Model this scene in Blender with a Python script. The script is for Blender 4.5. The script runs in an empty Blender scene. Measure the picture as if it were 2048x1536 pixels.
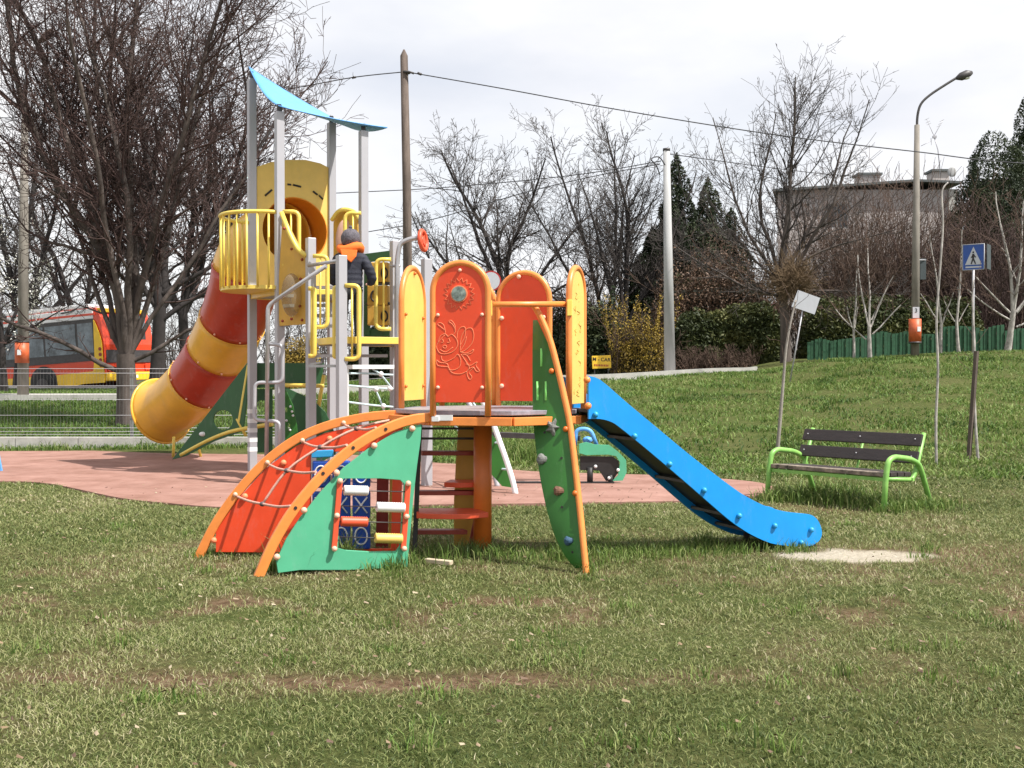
import bpy, math, random
import numpy as np
from mathutils import Vector, Matrix
R = math.radians
PI = math.pi
C = bpy.context.scene.collection
SC = bpy.context.scene

# ------------------------------------------------------------------ camera
F = 2200.0; PITCH = math.atan(18/2200.0); EYE = Vector((0, 0, 1.25))
cam = bpy.data.cameras.new('camera'); camo = bpy.data.objects.new('camera', cam); C.objects.link(camo)
cam.sensor_width = 36; cam.lens = 36*F/2048; cam.clip_end = 2000
camo.location = EYE; camo.rotation_euler = (PI/2-PITCH, 0, 0)
SC.camera = camo
# ------------------------------------------------------------------ light
SUN_AZ = R(62); SUN_EL = R(55)          # azimuth measured from behind the camera (-Y) towards +X
sd = Vector((math.sin(SUN_AZ)*math.cos(SUN_EL), -math.cos(SUN_AZ)*math.cos(SUN_EL), math.sin(SUN_EL)))
sl = bpy.data.lights.new('sun', 'SUN'); sl.energy = 5.0; sl.angle = R(0.6); sl.color = (1.0, .96, .9)
so = bpy.data.objects.new('sun', sl); C.objects.link(so)
so.rotation_euler = (-sd).to_track_quat('-Z', 'Y').to_euler()
w = bpy.data.worlds.new('World'); SC.world = w; w.use_nodes = True
nt = w.node_tree; nt.nodes.clear()
N = nt.nodes.new; L = nt.links.new
sky = N('ShaderNodeTexSky'); sky.sky_type = 'NISHITA'; sky.sun_disc = False
sky.sun_elevation = SUN_EL; sky.sun_rotation = math.atan2(sd.x, sd.y)
tc = N('ShaderNodeTexCoord'); mp = N('ShaderNodeMapping'); mp.inputs['Scale'].default_value = (1.0, 1.0, 2.6)
mp.inputs['Location'].default_value = (.35, .1, .2)
no = N('ShaderNodeTexNoise'); no.inputs['Scale'].default_value = 2.4; no.inputs['Detail'].default_value = 7; no.inputs['Roughness'].default_value = .5
cr = N('ShaderNodeValToRGB'); cr.color_ramp.elements[0].position = .36; cr.color_ramp.elements[1].position = .56
cr.color_ramp.elements[0].color = (.74,.74,.74,1); cr.color_ramp.elements[1].color = (1,1,1,1)
no2 = N('ShaderNodeTexNoise'); no2.inputs['Scale'].default_value = 3.2; no2.inputs['Detail'].default_value = 8
cr2 = N('ShaderNodeValToRGB'); cr2.color_ramp.elements[0].position = .3; cr2.color_ramp.elements[1].position = .72
cr2.color_ramp.elements[0].color = (6.1,6.2,6.6,1); cr2.color_ramp.elements[1].color = (8.0,7.95,7.9,1)
mx = N('ShaderNodeMix'); mx.data_type = 'RGBA'; bg = N('ShaderNodeBackground'); bg.inputs['Strength'].default_value = .1
out = N('ShaderNodeOutputWorld')
L(tc.outputs['Generated'], mp.inputs['Vector']); L(mp.outputs['Vector'], no.inputs['Vector']); L(mp.outputs['Vector'], no2.inputs['Vector'])
L(no.outputs['Fac'], cr.inputs['Fac']); L(no2.outputs['Fac'], cr2.inputs['Fac'])
L(cr.outputs['Color'], mx.inputs[0]); L(sky.outputs['Color'], mx.inputs[6]); L(cr2.outputs['Color'], mx.inputs[7])
L(mx.outputs[2], bg.inputs['Color']); L(bg.outputs['Background'], out.inputs['Surface'])
SC.view_settings.view_transform = 'Standard'; SC.view_settings.look = 'None'
SC.view_settings.exposure = 0.58; SC.view_settings.gamma = 1
SC.render.engine = 'CYCLES'
try: SC.cycles.max_bounces = 6; SC.cycles.transparent_max_bounces = 6
except Exception: pass

# ------------------------------------------------------------------ survey helpers
cP, sP = math.cos(PITCH), math.sin(PITCH)
def ray(px, py):
    a = (px-1024)/F; b = (768-py)/F
    return Vector((a, cP+b*sP, b*cP-sP))
def W(px, py, Y):                       # the point Y metres ahead that was surveyed at this bearing
    r = ray(px, py); return EYE + r*(Y/r.y)
def G(px, py, z=0.0):                   # point on level ground
    r = ray(px, py); return EYE + r*((z-EYE.z)/r.z)
def PL(px, py, p0, p1):                 # point on the vertical plane through p0, p1
    n = Vector((-(p1[1]-p0[1]), p1[0]-p0[0], 0)); r = ray(px, py)
    return EYE + r*((Vector((p0[0], p0[1], 0))-EYE).dot(n)/r.dot(n))
def sm(t): t = max(0., min(1., t)); return t*t*(3-2*t)

# ------------------------------------------------------------------ terrain
TC = [(-40, [(0,0),(18.6,0),(22,.3),(28,.72),(36,.75),(60,.9),(120,1.2)]),
      (-9,  [(0,0),(18.6,0),(22,.3),(28,.72),(36,.78),(60,1.0),(120,1.2)]),
      (-3,  [(0,0),(17,0),(22,.35),(28,.82),(34,1.1),(60,1.3),(120,1.4)]),
      (2,   [(0,0),(16,0),(22,.5),(29,1.1),(33,1.2),(60,1.35),(120,1.5)]),
      (6.5, [(0,0),(15,0),(22,.62),(29,1.28),(33,1.34),(60,1.5),(120,1.6)]),
      (9,   [(0,0),(14.5,0),(22,.8),(29,1.63),(33,1.72),(60,1.8),(120,1.8)]),
      (14,  [(0,0),(14.5,0),(22,.95),(29,1.85),(33,1.95),(60,2.0),(120,2.0)]),
      (40,  [(0,0),(14.5,0),(22,1.0),(29,1.95),(33,2.1),(60,2.1),(120,2.1)])]
_tx = np.array([c[0] for c in TC], float)
def Hn(x, y):
    x = np.asarray(x, float); y = np.asarray(y, float)
    hs = np.array([ (np.interp(y, [a for a,b in c[1]], [b for a,b in c[1]]) + np.interp(y-.9, [a for a,b in c[1]], [b for a,b in c[1]]) + np.interp(y+.9, [a for a,b in c[1]], [b for a,b in c[1]]))/3 for c in TC])
    i = np.clip(np.searchsorted(_tx, x)-1, 0, len(TC)-2)
    t = np.clip((x-_tx[i])/(_tx[i+1]-_tx[i]), 0, 1); t = t*t*(3-2*t)
    flat = hs.reshape(len(TC), -1); ii = i.ravel(); k = np.arange(ii.size)
    return ((1-t.ravel())*flat[ii, k] + t.ravel()*flat[ii+1, k]).reshape(x.shape)
def H(x, y): return float(Hn(np.array([x]), np.array([y]))[0])
_rs = np.random.RandomState(5); _tab = _rs.rand(256, 256)
def vn(x, y, s=1.0):
    x = np.asarray(x)*s+37.3; y = np.asarray(y)*s+91.7
    xi = np.floor(x).astype(int); yi = np.floor(y).astype(int); fx = x-xi; fy = y-yi
    fx = fx*fx*(3-2*fx); fy = fy*fy*(3-2*fy)
    g = lambda a, b: _tab[a % 256, b % 256]
    return (g(xi,yi)*(1-fx)+g(xi+1,yi)*fx)*(1-fy)+(g(xi,yi+1)*(1-fx)+g(xi+1,yi+1)*fx)*fy
def fbm(x, y, s): return (vn(x,y,s)+.5*vn(x,y,s*2.1)+.25*vn(x,y,s*4.3))/1.75

# ------------------------------------------------------------------ materials
def mat(name, col, rough=.5, var=.12, scale=6., bump=0., bscale=80., spec=.5, metal=0., col2=None, vscale=None, clear=0.):
    m = bpy.data.materials.new(name); m.use_nodes = True; t = m.node_tree; b = t.nodes['Principled BSDF']
    b.inputs['Roughness'].default_value = rough; b.inputs['Metallic'].default_value = metal
    b.inputs['Specular IOR Level'].default_value = spec
    if clear: b.inputs['Coat Weight'].default_value = clear
    c = t.nodes.new('ShaderNodeTexCoord'); n = t.nodes.new('ShaderNodeTexNoise'); n.inputs['Scale'].default_value = scale
    n.inputs['Detail'].default_value = 5; n.inputs['Roughness'].default_value = .65
    if vscale:
        mpn = t.nodes.new('ShaderNodeMapping'); mpn.inputs['Scale'].default_value = vscale
        t.links.new(c.outputs['Object'], mpn.inputs['Vector']); t.links.new(mpn.outputs['Vector'], n.inputs['Vector'])
    else: t.links.new(c.outputs['Object'], n.inputs['Vector'])
    r = t.nodes.new('ShaderNodeValToRGB'); r.color_ramp.elements[0].position = .3; r.color_ramp.elements[1].position = .7
    a = [max(0, x*(1-var)) for x in col]; d = [min(1, x*(1+var)) for x in (col2 or col)]
    r.color_ramp.elements[0].color = (*a, 1); r.color_ramp.elements[1].color = (*d, 1)
    t.links.new(n.outputs['Fac'], r.inputs['Fac']); t.links.new(r.outputs['Color'], b.inputs['Base Color'])
    if 'board' in name or 'moulded' in name:
        n5 = t.nodes.new('ShaderNodeTexNoise'); n5.inputs['Scale'].default_value = 7; n5.inputs['Detail'].default_value = 12; n5.inputs['Roughness'].default_value = .8
        mp5 = t.nodes.new('ShaderNodeMapping'); mp5.inputs['Scale'].default_value = (1.6, 1.6, .5); t.links.new(c.outputs['Object'], mp5.inputs['Vector']); t.links.new(mp5.outputs['Vector'], n5.inputs['Vector'])
        r5 = t.nodes.new('ShaderNodeValToRGB'); r5.color_ramp.elements[0].position = .54; r5.color_ramp.elements[1].position = .70; r5.color_ramp.elements[0].color = (0,0,0,1); r5.color_ramp.elements[1].color = (.38,.38,.38,1)
        t.links.new(n5.outputs['Fac'], r5.inputs['Fac'])
        m5 = t.nodes.new('ShaderNodeMix'); m5.data_type = 'RGBA'; m5.inputs[7].default_value = (*[x*.62+.14 for x in col], 1)
        t.links.new(r5.outputs[0], m5.inputs[0]); t.links.new(r.outputs['Color'], m5.inputs[6]); t.links.new(m5.outputs[2], b.inputs['Base Color'])
        r6 = t.nodes.new('ShaderNodeMapRange'); r6.inputs[3].default_value = rough-.08; r6.inputs[4].default_value = rough+.25; t.links.new(n5.outputs['Fac'], r6.inputs[0]); t.links.new(r6.outputs[0], b.inputs['Roughness'])
    if bump:
        n2 = t.nodes.new('ShaderNodeTexNoise'); n2.inputs['Scale'].default_value = bscale; n2.inputs['Detail'].default_value = 4
        t.links.new(c.outputs['Object'], n2.inputs['Vector'])
        bp = t.nodes.new('ShaderNodeBump'); bp.inputs['Strength'].default_value = bump; bp.inputs['Distance'].default_value = .01
        t.links.new(n2.outputs['Fac'], bp.inputs['Height']); t.links.new(bp.outputs['Normal'], b.inputs['Normal'])
    return m
def tintmat(name, cols, rough=.6, spec=.3, trans=0.):
    m = bpy.data.materials.new(name); m.use_nodes = True; t = m.node_tree; b = t.nodes['Principled BSDF']
    b.inputs['Roughness'].default_value = rough; b.inputs['Specular IOR Level'].default_value = spec
    a = t.nodes.new('ShaderNodeAttribute'); a.attribute_name = 'tint'
    r = t.nodes.new('ShaderNodeValToRGB'); e = r.color_ramp.elements
    while len(e) < len(cols): e.new(.5)
    for i, c in enumerate(cols): e[i].position = i/(len(cols)-1); e[i].color = (*c, 1)
    t.links.new(a.outputs['Fac'], r.inputs['Fac']); t.links.new(r.outputs['Color'], b.inputs['Base Color'])
    if trans:
        tr = t.nodes.new('ShaderNodeBsdfTranslucent'); ms = t.nodes.new('ShaderNodeMixShader'); ms.inputs[0].default_value = trans
        t.links.new(r.outputs['Color'], tr.inputs['Color']); t.links.new(b.outputs[0], ms.inputs[1]); t.links.new(tr.outputs[0], ms.inputs[2])
        t.links.new(ms.outputs[0], t.nodes['Material Output'].inputs['Surface'])
    return m
M = dict(
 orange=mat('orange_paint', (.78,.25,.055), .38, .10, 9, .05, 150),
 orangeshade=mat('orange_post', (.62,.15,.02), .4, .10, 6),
 red=mat('red_board', (.74,.062,.014), .42, .07, 5, .06, 200),
 redlight=mat('red_groove', (.85,.26,.12), .6, .1),
 redbar=mat('red_bar', (.68,.09,.035), .45, .08, 8),
 maroon=mat('maroon_wood', (.28,.035,.02), .5, .25, 8),
 yellow=mat('yellow_board', (.74,.50,.12), .42, .07, 5, .06, 200),
 yellowtube=mat('yellow_paint', (.78,.58,.11), .35, .08, 9),
 ochre=mat('ochre_board', (.58,.33,.05), .45, .10, 5),
 green=mat('sea_green_board', (.085,.41,.235), .42, .08, 4, .06, 200),
 dgreen=mat('leaf_green_board', (.026,.14,.018), .42, .12, 5, .06, 200),
 fgreen=mat('dark_green_board', (.025,.10,.035), .45, .12, 5),
 lime=mat('lime_paint', (.17,.42,.08), .42, .16, 10, col2=(.24,.46,.11)),
 limeslit=mat('lime_lit_edge', (.25,.75,.18), .5, .05),  # sunlight on the slot edges put into this bright lime
 blue=mat('blue_board', (.004,.27,.72), .38, .07, 3, .05, 200),
 blueball=mat('blue_cap', (.03,.33,.66), .35, .05),
 skyblue=mat('pale_blue_panel', (.11,.35,.74), .5, .06),
 navyplate=mat('blue_block', (.01,.06,.34), .4, .1),
 white=mat('white_plastic', (.75,.75,.75), .4, .05),
 cream=mat('bolt_cap', (.80,.45,.32), .4, .06),
 steel=mat('galvanised_steel', (.41,.405,.43), .42, .045, 2.5, .03, 90, metal=.15),
 steeldark=mat('steel_pipe', (.42,.41,.42), .35, .12, 12, metal=.55),
 black=mat('black_rubber', (.018,.017,.017), .55, .3, 12),
 dark=mat('dark_steel', (.05,.045,.045), .5, .3, 12),
 deckm=mat('grey_deck', (.25,.24,.28), .45, .25, 14, .2, 60),
 benchwood=mat('dark_plank', (.035,.026,.026), .55, .35, 6, .3, 90, vscale=(1,1,8)),
 benchworn=mat('worn_plank', (.05,.04,.035), .75, .6, 14, .3, 90, col2=(.22,.18,.14)),
 tubey=mat('yellow_moulded', (.74,.40,.04), .3, .10, 3.5, .04, 60, clear=.3),
 tubeo=mat('orange_moulded', (.75,.26,.02), .35, .1, 3.5),
 tuber=mat('red_moulded', (.42,.035,.012), .32, .12, 3.5, .04, 60, clear=.25),
 rope=mat('pink_rope', (.62,.34,.27), .8, .2, 60, .3, 200),
 ropeb=mat('pale_rope', (.48,.60,.62), .8, .2, 60),
 joint=mat('rope_joint', (.10,.075,.08), .5, .2),
 holdg=mat('grey_hold', (.17,.17,.16), .8, .35, 25, .4, 60),
 holdb=mat('brown_hold', (.16,.08,.05), .8, .35, 25, .4, 60),
 holdblue=mat('blue_hold', (.03,.08,.14), .7, .3, 25, .4, 60),
 glassy=mat('convex_mirror', (.22,.26,.22), .06, .7, 22, metal=.75),  # dark green mottling paints a reflection into the mirror's colour
 bubble=mat('clear_dome', (.62,.55,.42), .12, .15, 6, spec=.8),
 concrete=mat('concrete', (.42,.41,.38), .85, .18, 5, .35, 40),
 concretep=mat('concrete_pole', (.36,.36,.36), .8, .2, 3, .2, 40, vscale=(1,1,.2)),
 oldconc=mat('old_concrete_pole', (.20,.18,.155), .85, .3, 5, .3, 40, vscale=(1,1,.3)),
 rawwood=mat('weathered_wood', (.07,.05,.042), .85, .35, 5, .4, 30, col2=(.15,.115,.095), vscale=(1,1,.15)),
 plank=mat('raw_wood', (.5,.42,.3), .8, .2, 12),
 bin=mat('orange_bin', (.52,.10,.03), .5, .2, 8),
 greenfence=mat('green_fence', (.018,.08,.036), .6, .3, 8),
 wire=mat('mesh_wire', (.20,.21,.20), .5, .2, metal=.2),
 cable=mat('cable', (.03,.03,.035), .6, .1),
 bark=mat('bark', (.045,.034,.030), .95, .35, 5, .6, 25, col2=(.10,.08,.07), vscale=(1,1,.25)),
 barkd=mat('dark_bark', (.03,.025,.024), .95, .3, 5, .5, 25),
 barkg=mat('grey_bark', (.19,.165,.145), .9, .3, 5, .5, 25, col2=(.3,.27,.24), vscale=(1,1,.25)),
 birch=mat('birch_bark', (.36,.335,.31), .8, .55, 7, .2, 40, vscale=(1,1,.8)),
 twigr=mat('red_brown_twig', (.065,.038,.033), .9, .3, 2),
 twig=mat('grey_brown_twig', (.055,.046,.042), .9, .3, 2),
 twigo=mat('tan_twig', (.17,.115,.065), .9, .3, 2),
 twigb=mat('brown_twig', (.09,.056,.040), .9, .35, 2),
 wall=mat('render_wall', (.43,.39,.375), .9, .10, 2, .2, 30),
 whitewall=mat('white_wall', (.55,.55,.55), .9, .08, 2),
 roofd=mat('dark_roof', (.09,.10,.10), .7, .2, 4),
 roofr=mat('dark_red_roof', (.10,.03,.03), .8, .25, 8),
 glass=mat('window_glass', (.03,.04,.045), .08, .3, 2, spec=.8),
 busglass=mat('bus_glass', (.05,.065,.075), .1, .5, 2.2, spec=.7, col2=(.13,.16,.18)),
 busred=mat('bus_red', (.68,.06,.02), .3, .08, 2, clear=.3),
 busyel=mat('bus_yellow', (.80,.50,.03), .35, .10, 2),
 buswhite=mat('bus_white', (.82,.82,.82), .35, .06, 2),
 tyre=mat('tyre', (.02,.02,.02), .8, .2),
 signblue=mat('sign_blue', (.01,.065,.30), .35, .1, 8),
 signwhite=mat('sign_white', (.48,.49,.53), .5, .05),
 signyel=mat('sign_yellow', (.80,.50,.03), .4, .06, 6),
 signback=mat('sign_back', (.05,.065,.07), .6, .15),
 signred=mat('sign_red', (.35,.02,.02), .4, .1),
 ink=mat('ink', (.02,.015,.015), .6, .1),
 navy=mat('navy_fabric', (.016,.018,.032), .75, .3, 30, .4, 60),
 orangefab=mat('orange_fabric', (.88,.17,.02), .8, .12, 30, .3, 60),
 hat=mat('grey_knit', (.11,.10,.115), .95, .6, 60, 1.0, 110),
 skin=mat('skin', (.55,.33,.25), .6, .06),
 black2=mat('black_fabric', (.012,.012,.014), .85, .3),
 bloss=tintmat('blossom', [(.35,.36,.25),(.7,.68,.62),(.8,.8,.74)]),
 leafd=tintmat('dark_leaf', [(.008,.014,.007),(.022,.036,.014),(.06,.072,.028)], trans=.1),
 leafh=tintmat('hedge_leaf', [(.012,.02,.007),(.045,.06,.018),(.12,.12,.035)], trans=.1),
 leafy=tintmat('yellow_flower', [(.08,.055,.02),(.20,.135,.028),(.44,.31,.045)]),
 leafb=tintmat('brown_leaf', [(.04,.025,.018),(.11,.065,.04),(.2,.13,.09)]),
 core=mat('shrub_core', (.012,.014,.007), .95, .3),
)
_b = M['bubble'].node_tree.nodes['Principled BSDF']; _b.inputs['Transmission Weight'].default_value = .85; _b.inputs['IOR'].default_value = 1.12
# ground-like materials
def ground_material():
    m = bpy.data.materials.new('lawn_soil'); m.use_nodes = True; t = m.node_tree; b = t.nodes['Principled BSDF']
    b.inputs['Roughness'].default_value = .95; b.inputs['Specular IOR Level'].default_value = .1
    c = t.nodes.new('ShaderNodeTexCoord')
    def nz(s, d=6):
        n = t.nodes.new('ShaderNodeTexNoise'); n.inputs['Scale'].default_value = s; n.inputs['Detail'].default_value = d
        n.inputs['Roughness'].default_value = .7; t.links.new(c.outputs['Object'], n.inputs['Vector']); return n
    def ramp(n, cols, lo=.3, hi=.7):
        r = t.nodes.new('ShaderNodeValToRGB'); e = r.color_ramp.elements
        while len(e) < len(cols): e.new(.5)
        for i, q in enumerate(cols): e[i].position = lo+(hi-lo)*i/(len(cols)-1); e[i].color = (*q, 1)
        t.links.new(n.outputs['Fac'], r.inputs['Fac']); return r
    g = ramp(nz(14), [(.022,.026,.010),(.075,.08,.026),(.17,.16,.065)], .32, .68)
    g2 = ramp(nz(.8), [(.065,.11,.02),(.11,.12,.04)], .4, .6)
    mixg = t.nodes.new('ShaderNodeMix'); mixg.data_type = 'RGBA'; mixg.inputs[0].default_value = .4
    t.links.new(g.outputs[0], mixg.inputs[6]); t.links.new(g2.outputs[0], mixg.inputs[7])
    d = ramp(nz(18), [(.05,.032,.02),(.16,.10,.06),(.25,.19,.125)], .3, .7)
    a = t.nodes.new('ShaderNodeAttribute'); a.attribute_name = 'dirt'
    mixd = t.nodes.new('ShaderNodeMix'); mixd.data_type = 'RGBA'
    t.links.new(a.outputs['Fac'], mixd.inputs[0]); t.links.new(mixg.outputs[2], mixd.inputs[6]); t.links.new(d.outputs[0], mixd.inputs[7])
    a2 = t.nodes.new('ShaderNodeAttribute'); a2.attribute_name = 'sand'
    s = ramp(nz(25), [(.36,.31,.23),(.58,.52,.42)], .3, .7)
    mixs = t.nodes.new('ShaderNodeMix'); mixs.data_type = 'RGBA'
    t.links.new(a2.outputs['Fac'], mixs.inputs[0]); t.links.new(mixd.outputs[2], mixs.inputs[6]); t.links.new(s.outputs[0], mixs.inputs[7])
    t.links.new(mixs.outputs[2], b.inputs['Base Color'])
    n2 = nz(35, 8); bp = t.nodes.new('ShaderNodeBump'); bp.inputs['Strength'].default_value = .9; bp.inputs['Distance'].default_value = .04
    t.links.new(n2.outputs['Fac'], bp.inputs['Height']); t.links.new(bp.outputs['Normal'], b.inputs['Normal'])
    return m
def paver_material():
    m = bpy.data.materials.new('pink_paving'); m.use_nodes = True; t = m.node_tree; b = t.nodes['Principled BSDF']
    b.inputs['Roughness'].default_value = .9; b.inputs['Specular IOR Level'].default_value = .2
    c = t.nodes.new('ShaderNodeTexCoord')
    br = t.nodes.new('ShaderNodeTexBrick'); br.inputs['Scale'].default_value = 1.0
    br.inputs['Brick Width'].default_value = .5; br.inputs['Row Height'].default_value = .5; br.inputs['Mortar Size'].default_value = .006
    br.inputs['Color1'].default_value = (.335,.185,.15,1); br.inputs['Color2'].default_value = (.31,.17,.137,1); br.inputs['Mortar'].default_value = (.25,.14,.11,1)
    mp = t.nodes.new('ShaderNodeMapping'); mp.inputs['Rotation'].default_value = (0,0,R(11))
    t.links.new(c.outputs['Object'], mp.inputs['Vector']); t.links.new(mp.outputs['Vector'], br.inputs['Vector'])
    n = t.nodes.new('ShaderNodeTexNoise'); n.inputs['Scale'].default_value = 1.7; n.inputs['Detail'].default_value = 9; n.inputs['Roughness'].default_value = .7
    t.links.new(c.outputs['Object'], n.inputs['Vector'])
    r = t.nodes.new('ShaderNodeValToRGB'); r.color_ramp.elements[0].position = .35; r.color_ramp.elements[1].position = .68
    r.color_ramp.elements[0].color = (.70,.66,.62,1); r.color_ramp.elements[1].color = (1.12,1.18,1.2,1)
    t.links.new(n.outputs['Fac'], r.inputs['Fac'])
    mx = t.nodes.new('ShaderNodeMix'); mx.data_type = 'RGBA'; mx.blend_type = 'MULTIPLY'; mx.inputs[0].default_value = 1
    t.links.new(br.outputs['Color'], mx.inputs[6]); t.links.new(r.outputs[0], mx.inputs[7]); t.links.new(mx.outputs[2], b.inputs['Base Color'])
    n3 = t.nodes.new('ShaderNodeTexNoise'); n3.inputs['Scale'].default_value = 120
    t.links.new(c.outputs['Object'], n3.inputs['Vector'])
    bp = t.nodes.new('ShaderNodeBump'); bp.inputs['Strength'].default_value = .3; bp.inputs['Distance'].default_value = .005
    t.links.new(n3.outputs['Fac'], bp.inputs['Height']); t.links.new(bp.outputs['Normal'], b.inputs['Normal'])
    return m
M['ground'] = ground_material(); M['paver'] = paver_material()
M['asphalt'] = mat('asphalt', (.16,.155,.15), .9, .15, 4, .3, 60)
M['path'] = mat('path_slabs', (.38,.36,.34), .9, .15, 3, .3, 40)
M['blade'] = tintmat('grass_blade', [(.06,.09,.022),(.135,.175,.050),(.22,.245,.085),(.32,.32,.14),(.48,.44,.28)], .55, .35, trans=.25)
M['bladelush'] = tintmat('lush_blade', [(.045,.09,.016),(.11,.19,.034),(.18,.26,.06),(.29,.31,.12)], .55, .35, trans=.25)

# ------------------------------------------------------------------ object helpers
ORG = {}
SPLIT = {'bolt_cap','bolt_hole','rail_hole','slide_crossbar','slide_foot','roof_bracket','reflective_band','seam_bolt','tube_leg','climbing_hold','rope_joint','noughts_rod','deck_brace','slat_bolt','puzzle_rod','ladder_bar','round_lamp','cut_slot','eye','scribble','antenna_elements'}
def thing(name, label, cat, loc, group=None, rot=None):
    o = bpy.data.objects.new(name, None); C.objects.link(o); o.empty_display_size = .2
    o.location = loc; ORG[o.name] = Vector(loc)
    if rot: o.rotation_euler = rot
    tag(o, label, cat, group); return o
def tag(o, label=None, cat=None, group=None, kind=None):
    if label: o['label'] = label
    if cat: o['category'] = cat
    if group: o['group'] = group
    if kind: o['kind'] = kind
    return o
class MB:
    def __init__(s): s.v = []; s.f = []; s.sm = []; s.st = []
    def add(s, vs, fs, smooth=False):
        b = len(s.v); s.st.append(b); s.v += [tuple(v) for v in vs]; s.f += [tuple(b+i for i in f) for f in fs]; s.sm += [smooth]*len(fs); return s
    def box(s, c, sz, rz=0, M3=None):
        x, y, z = [q/2 for q in sz]; m = M3 or Matrix.Rotation(rz, 3, 'Z'); c = Vector(c)
        vs = [c+m@Vector((a*x, b*y, d*z)) for a in (-1,1) for b in (-1,1) for d in (-1,1)]
        return s.add(vs, [(0,1,3,2),(4,6,7,5),(0,4,5,1),(2,3,7,6),(0,2,6,4),(1,5,7,3)])
    def beam(s, a, b, w, h=None, up=(0,0,1)):          # box beam from a to b, w across, h along 'up'
        a = Vector(a); b = Vector(b); h = h or w; d = (b-a).normalized(); u = Vector(up)
        sx = d.cross(u)
        if sx.length < 1e-4: sx = Vector((1,0,0))
        sx.normalize(); u = sx.cross(d).normalized()
        vs = [p+sx*(i*w/2)+u*(j*h/2) for p in (a, b) for i, j in ((-1,-1),(1,-1),(1,1),(-1,1))]
        return s.add(vs, [(3,2,1,0),(4,5,6,7),(0,1,5,4),(1,2,6,5),(2,3,7,6),(3,0,4,7)])
    def tube(s, pts, r, n=10, caps=True, closed=False):
        pts = [Vector(p) for p in pts]; k = len(pts)
        rs = r if isinstance(r, (list, tuple)) else [r]*k
        if closed: pass
        tg = []
        for i in range(k):
            a = pts[(i-1) % k] if (closed or i > 0) else pts[i]; b = pts[(i+1) % k] if (closed or i < k-1) else pts[i]
            tg.append((b-a).normalized())
        u = tg[0].orthogonal().normalized(); vs = []
        for i in range(k):
            u = (u-tg[i]*u.dot(tg[i])); u = u.normalized() if u.length > 1e-6 else tg[i].orthogonal().normalized()
            v = tg[i].cross(u)
            vs += [pts[i]+(u*math.cos(2*PI*j/n)+v*math.sin(2*PI*j/n))*rs[i] for j in range(n)]
        fs = [(i*n+j, i*n+(j+1) % n, ((i+1) % k)*n+(j+1) % n, ((i+1) % k)*n+j) for i in range(k if closed else k-1) for j in range(n)]
        s.add(vs, fs, True)
        if caps and not closed:
            b = len(s.v)-len(vs)
            s.f.append(tuple(b+j for j in range(n))[::-1]); s.sm.append(False)
            s.f.append(tuple(b+(k-1)*n+j for j in range(n))); s.sm.append(False)
        return s
    def ball(s, c, r, n=10, m=6, sc=(1,1,1)):
        c = Vector(c); vs = [c+Vector((0,0,r*sc[2]))]
        for i in range(1, m):
            a = PI*i/m
            vs += [c+Vector((r*sc[0]*math.sin(a)*math.cos(2*PI*j/n), r*sc[1]*math.sin(a)*math.sin(2*PI*j/n), r*sc[2]*math.cos(a))) for j in range(n)]
        vs.append(c-Vector((0,0,r*sc[2]))); e = len(vs)-1
        fs = [(0, 1+j, 1+(j+1) % n) for j in range(n)]
        fs += [(1+i*n+j, 1+(i+1)*n+j, 1+(i+1)*n+(j+1) % n, 1+i*n+(j+1) % n) for i in range(m-2) for j in range(n)]
        fs += [(e, 1+(m-2)*n+(j+1) % n, 1+(m-2)*n+j) for j in range(n)]
        return s.add(vs, fs, True)
    def prism(s, poly, thick, nrm=None, holes=None):   # planar polygon (3D pts), extruded along the normal
        poly = [Vector(p) for p in poly]
        if nrm is None:
            nrm = Vector((0,0,0))
            for i in range(len(poly)): nrm += poly[i].cross(poly[(i+1) % len(poly)])
            nrm.normalize()
        nrm = Vector(nrm).normalized()
        from mathutils.geometry import tessellate_polygon
        loops = [poly]+[[Vector(p) for p in h] for h in (holes or [])]
        flat = [p for l in loops for p in l]
        tris = tessellate_polygon(loops); n = len(flat)
        fr = [p+nrm*thick/2 for p in flat]; bk = [p-nrm*thick/2 for p in flat]
        fs = [tuple(t) for t in tris]+[tuple(n+i for i in t[::-1]) for t in tris]
        o = 0
        for l in loops:
            k = len(l); fs += [(o+i, o+(i+1) % k, n+o+(i+1) % k, n+o+i) for i in range(k)]; o += k
        return s.add(fr+bk, fs)
    def disc(s, c, nrm, r, th, n=20):
        nrm = Vector(nrm).normalized(); u = nrm.orthogonal().normalized(); v = nrm.cross(u); c = Vector(c)
        return s.tube([c-nrm*th/2, c+nrm*th/2], r, n)
    def build(s, name, m, parent=None, bevel=0, loc=None, fix=True):
        if len(s.st) > 1 and name in SPLIT:
            for i, a in enumerate(s.st):
                e = s.st[i+1] if i+1 < len(s.st) else len(s.v); q = MB(); q.v = s.v[a:e]; q.st = [0]
                for f, m_ in zip(s.f, s.sm):
                    if a <= f[0] < e: q.f.append(tuple(k-a for k in f)); q.sm.append(m_)
                o = q.build(name, m, parent, bevel, loc, fix)
            return o
        off = Vector(loc) if loc is not None else (ORG[parent.name] if parent is not None else Vector((0,0,0)))
        me = bpy.data.meshes.new(name); me.from_pydata([tuple(Vector(v)-off) for v in s.v], [], s.f)
        me.polygons.foreach_set('use_smooth', s.sm)
        o = bpy.data.objects.new(name, me); C.objects.link(o); me.materials.append(M[m] if isinstance(m, str) else m)
        if parent is not None: o.parent = parent; ORG[o.name] = off
        elif loc is not None: o.location = off; ORG[o.name] = off
        else: ORG[o.name] = Vector((0,0,0))
        if fix:
            import bmesh
            bm = bmesh.new(); bm.from_mesh(me); bmesh.ops.recalc_face_normals(bm, faces=bm.faces); bm.to_mesh(me); bm.free()
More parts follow.
